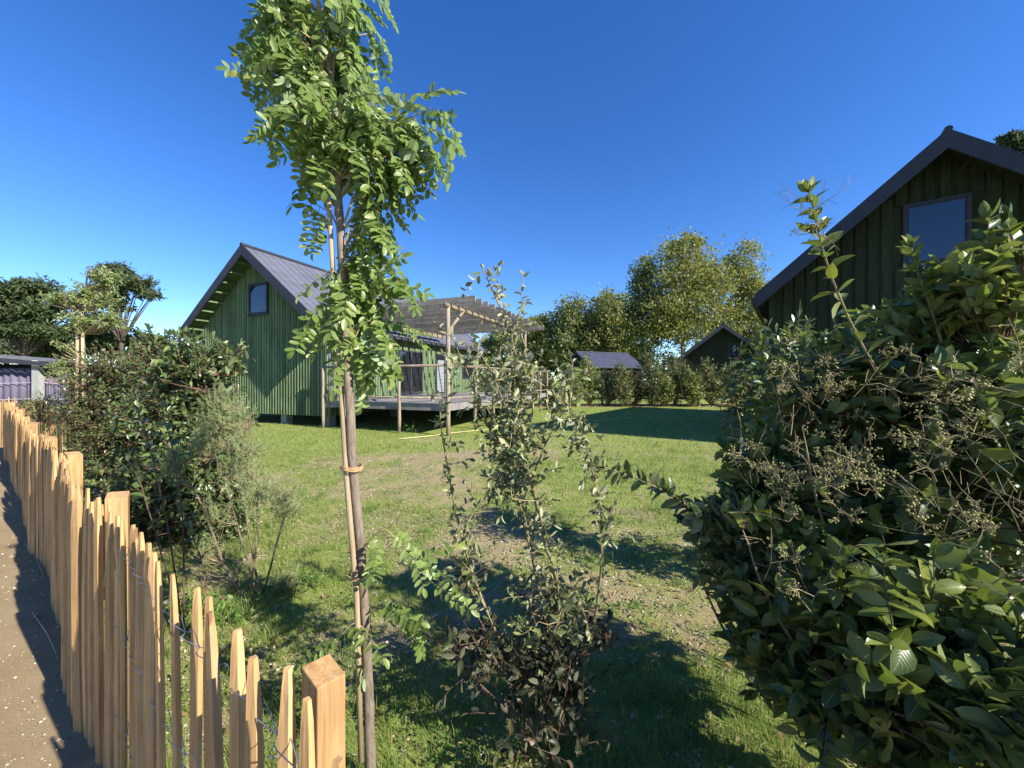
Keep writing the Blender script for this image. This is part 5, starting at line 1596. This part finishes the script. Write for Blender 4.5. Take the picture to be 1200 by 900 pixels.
g = np.random.default_rng(500)
xs, ys = [], []
for (y0, y1, dn) in ((0.8, 2.5, 1300), (2.5, 5, 700), (5, 10, 240), (10, 16, 50)):
    x, y = scatter(y0, y1, dn, g); xs.append(x); ys.append(y)
x = np.concatenate(xs); y = np.concatenate(ys)
k_ = (sdist(x, y) > 0.05) & (g.random(len(x)) < np.clip(1.25 - grassy(x, y) * 1.3, 0.08, 1)) & ~in_house(x, y, GR, 7, 11.6)
x, y = x[k_], y[k_]
o = stones('pebbles', np.stack([x, y, np.full(len(x), -0.012)], 1), 0.0035 + 0.009 * g.random(len(x)) ** 3 + 0.0006 * y, 501, M['pebble'])
tag(o, 'loose pale pebbles scattered over the bare lawn soil', 'pebbles')
NG = 34000
tt = g.random(NG) ** 1.5 * 14 - 0.8; ss = -0.01 - (g.random(NG) ** 0.8) * 2.4
pp = F0[None] + FD[None] * tt[:, None] + FN[None] * ss[:, None]
o = stones('gravel', np.stack([pp[:, 0], pp[:, 1], np.full(len(pp), 0.006)], 1), 0.0022 + 0.0095 * g.random(NG) ** 3, 502, M['pebble'])
tag(o, 'fine gravel and small stones on the sandy path', 'gravel')


def flat_bits(name, x, y, size, tm, mat, seed, z=0.002, lift=0.3):
    g = np.random.default_rng(seed); n = len(x)
    P_ = np.stack([x, y, np.full(n, z)], 1); D_ = np.stack([g.normal(size=n), g.normal(size=n), g.random(n) * lift], 1)
    N_ = np.stack([g.normal(size=n) * .25, g.normal(size=n) * .25, np.ones(n)], 1)
    return link(name, leaves_mesh(name, P_, D_, N_, size, tm, mat, False, False, seed), None, 'stuff')


xs, ys = [], []
for (y0, y1, dn) in ((0.8, 2.5, 700), (2.5, 5, 600), (5, 10, 260), (10, 16, 60)):
    x, y = scatter(y0, y1, dn, g); xs.append(x); ys.append(y)
x = np.concatenate(xs); y = np.concatenate(ys)
k_ = (sdist(x, y) > 0.05) & (g.random(len(x)) < np.clip(1.5 - grassy(x, y) * 1.1, 0.1, 1)) & ~in_house(x, y, GR, 7, 11.6)
x, y = x[k_], y[k_]
o = flat_bits('straw', x, y, 0.018 + 0.04 * g.random(len(x)) + 0.0015 * y, [leaf_tmpl([0, 0.5, 1], [1, 1, 0.6], 0.09, 0, 0.2, 0, False)], M['straw'], 503, -0.002, 0.25)
tag(o, 'dry straw bits and clippings lying on the lawn', 'straw')
x, y = scatter(1.0, 9, 70, g); k_ = (sdist(x, y) > 0.1) & (g.random(len(x)) < np.where(((x > 0.3) | (x < -1.2)) & (y < 3.2), 1.0, 0.14)); x, y = x[k_], y[k_]
tt = g.random(60) * 8; ss = -g.random(60) * 1.2; pp = F0[None] + FD[None] * tt[:, None] + FN[None] * ss[:, None]
x = np.concatenate([x, pp[:, 0]]); y = np.concatenate([y, pp[:, 1]])
o = flat_bits('leaf_litter', x, y, 0.025 + 0.035 * g.random(len(x)), T_MID, M['litter'], 504, 0.006, 0.4)
tag(o, 'dead brown leaves lying under the shrubs', 'leaf litter')
# clover and small broad-leaved weeds in patches
n = 900; cx_, cy_ = scatter(1.2, 8, 12, g); k_ = sdist(cx_, cy_) > 0.25; cx_, cy_ = cx_[k_], cy_[k_]
x = np.repeat(cx_, 26); y = np.repeat(cy_, 26)
x = x + g.normal(size=len(x)) * 0.045; y = y + g.normal(size=len(y)) * 0.045
o = flat_bits('clover', x, y, 0.012 + 0.018 * g.random(len(x)), T_MID, M['weed'], 506, 0.018, 0.6)
tag(o, 'patches of clover and tiny broad-leaved weeds in the lawn', 'clover')
# mulch bed chips
n = 5000; x = -1 + 17 * g.random(n); y = 24.4 + 0.02 * x + (g.random(n) * 2 - 1) * 1.1
o = flat_bits('mulch', x, y, 0.08 + 0.08 * g.random(n), T_FAR, M['litter'], 505, 0.0, 0.4)
tag(o, 'brown bark mulch strip along the foot of the back hedge', 'mulch')

# twigs on the path
for i, (pts, lab) in enumerate(((((30, 640), (45, 662), (52, 682)), 'short bent twig lying in the fence shadow on the path, upper one'), (((38, 720), (55, 745), (66, 770)), 'pale straight twig lying in the fence shadow on the path, lower one'))):
    w_ = []
    for (px_, py_) in pts:
        Yp = H * F / (py_ - HOR); w_.append(np.array(((px_ - 600) / F * Yp, Yp, 0.014)))
    o = thing('fallen_twig', lab, 'twig', w_[0]); P = Plant((0, 0), 600 + i)
    sm, _ = P.limb(w_, 0.004, 0.002)
    if i == 0: P.limb([w_[1], w_[1] + np.array((0.05, 0.05, 0.005))], 0.002, 0.001)
    P.finish(o, M['straw'], T_MID, 0, woodmat=M['stake'], woodname='twig')

# hose across the lawn
hp = [(466, 515), (500, 512), (530, 508), (560, 505), (600, 502), (650, 499), (700, 494), (740, 490)]
w_ = []
for (px_, py_) in hp:
    Yp = H * F / (py_ - HOR); w_.append(np.array(((px_ - 600) / F * Yp, Yp, 0.018)))
P = Plant((0, 0), 610); P.limb(w_, 0.012, 0.012, False, 8, 0.0, 5)
P.wood.v = [(p[0] - w_[0][0], p[1] - w_[0][1], p[2]) for p in P.wood.v]
o = P.wood.build('garden_hose', M['hose'], None, smooth=True); o.location = (w_[0][0], w_[0][1], 0)
tag(o, 'pale yellow hose lying across the lawn before the deck', 'hose')

# rock by the fence
g = np.random.default_rng(9)
a = Acc(); vv = []
for j, (z, k) in enumerate(((-0.05, 1.0), (0.22, 1.08), (0.40, 1.0), (0.46, 0.86))):
    for i in range(14):
        an = i / 14 * 2 * pi; rr = k * (1 + 0.10 * sin(an * 3 + 1) + 0.03 * sin(an * 7 + j * 0.5))
        vv.append((0.30 * rr * cos(an), 0.20 * rr * sin(an), z + 0.015 * sin(an * 2 + j)))
a.add(vv, [(j * 14 + i, j * 14 + (i + 1) % 14, (j + 1) * 14 + (i + 1) % 14, (j + 1) * 14 + i) for j in range(3) for i in range(14)] + [tuple(42 + i for i in range(14))])
o = a.build('rock', M['rock'], None)
pr = at(95, 540, 3.9); o.location = (pr[0], pr[1] + 0.15, 0)
tag(o, 'pale flat-topped rock just behind the fence', 'rock')
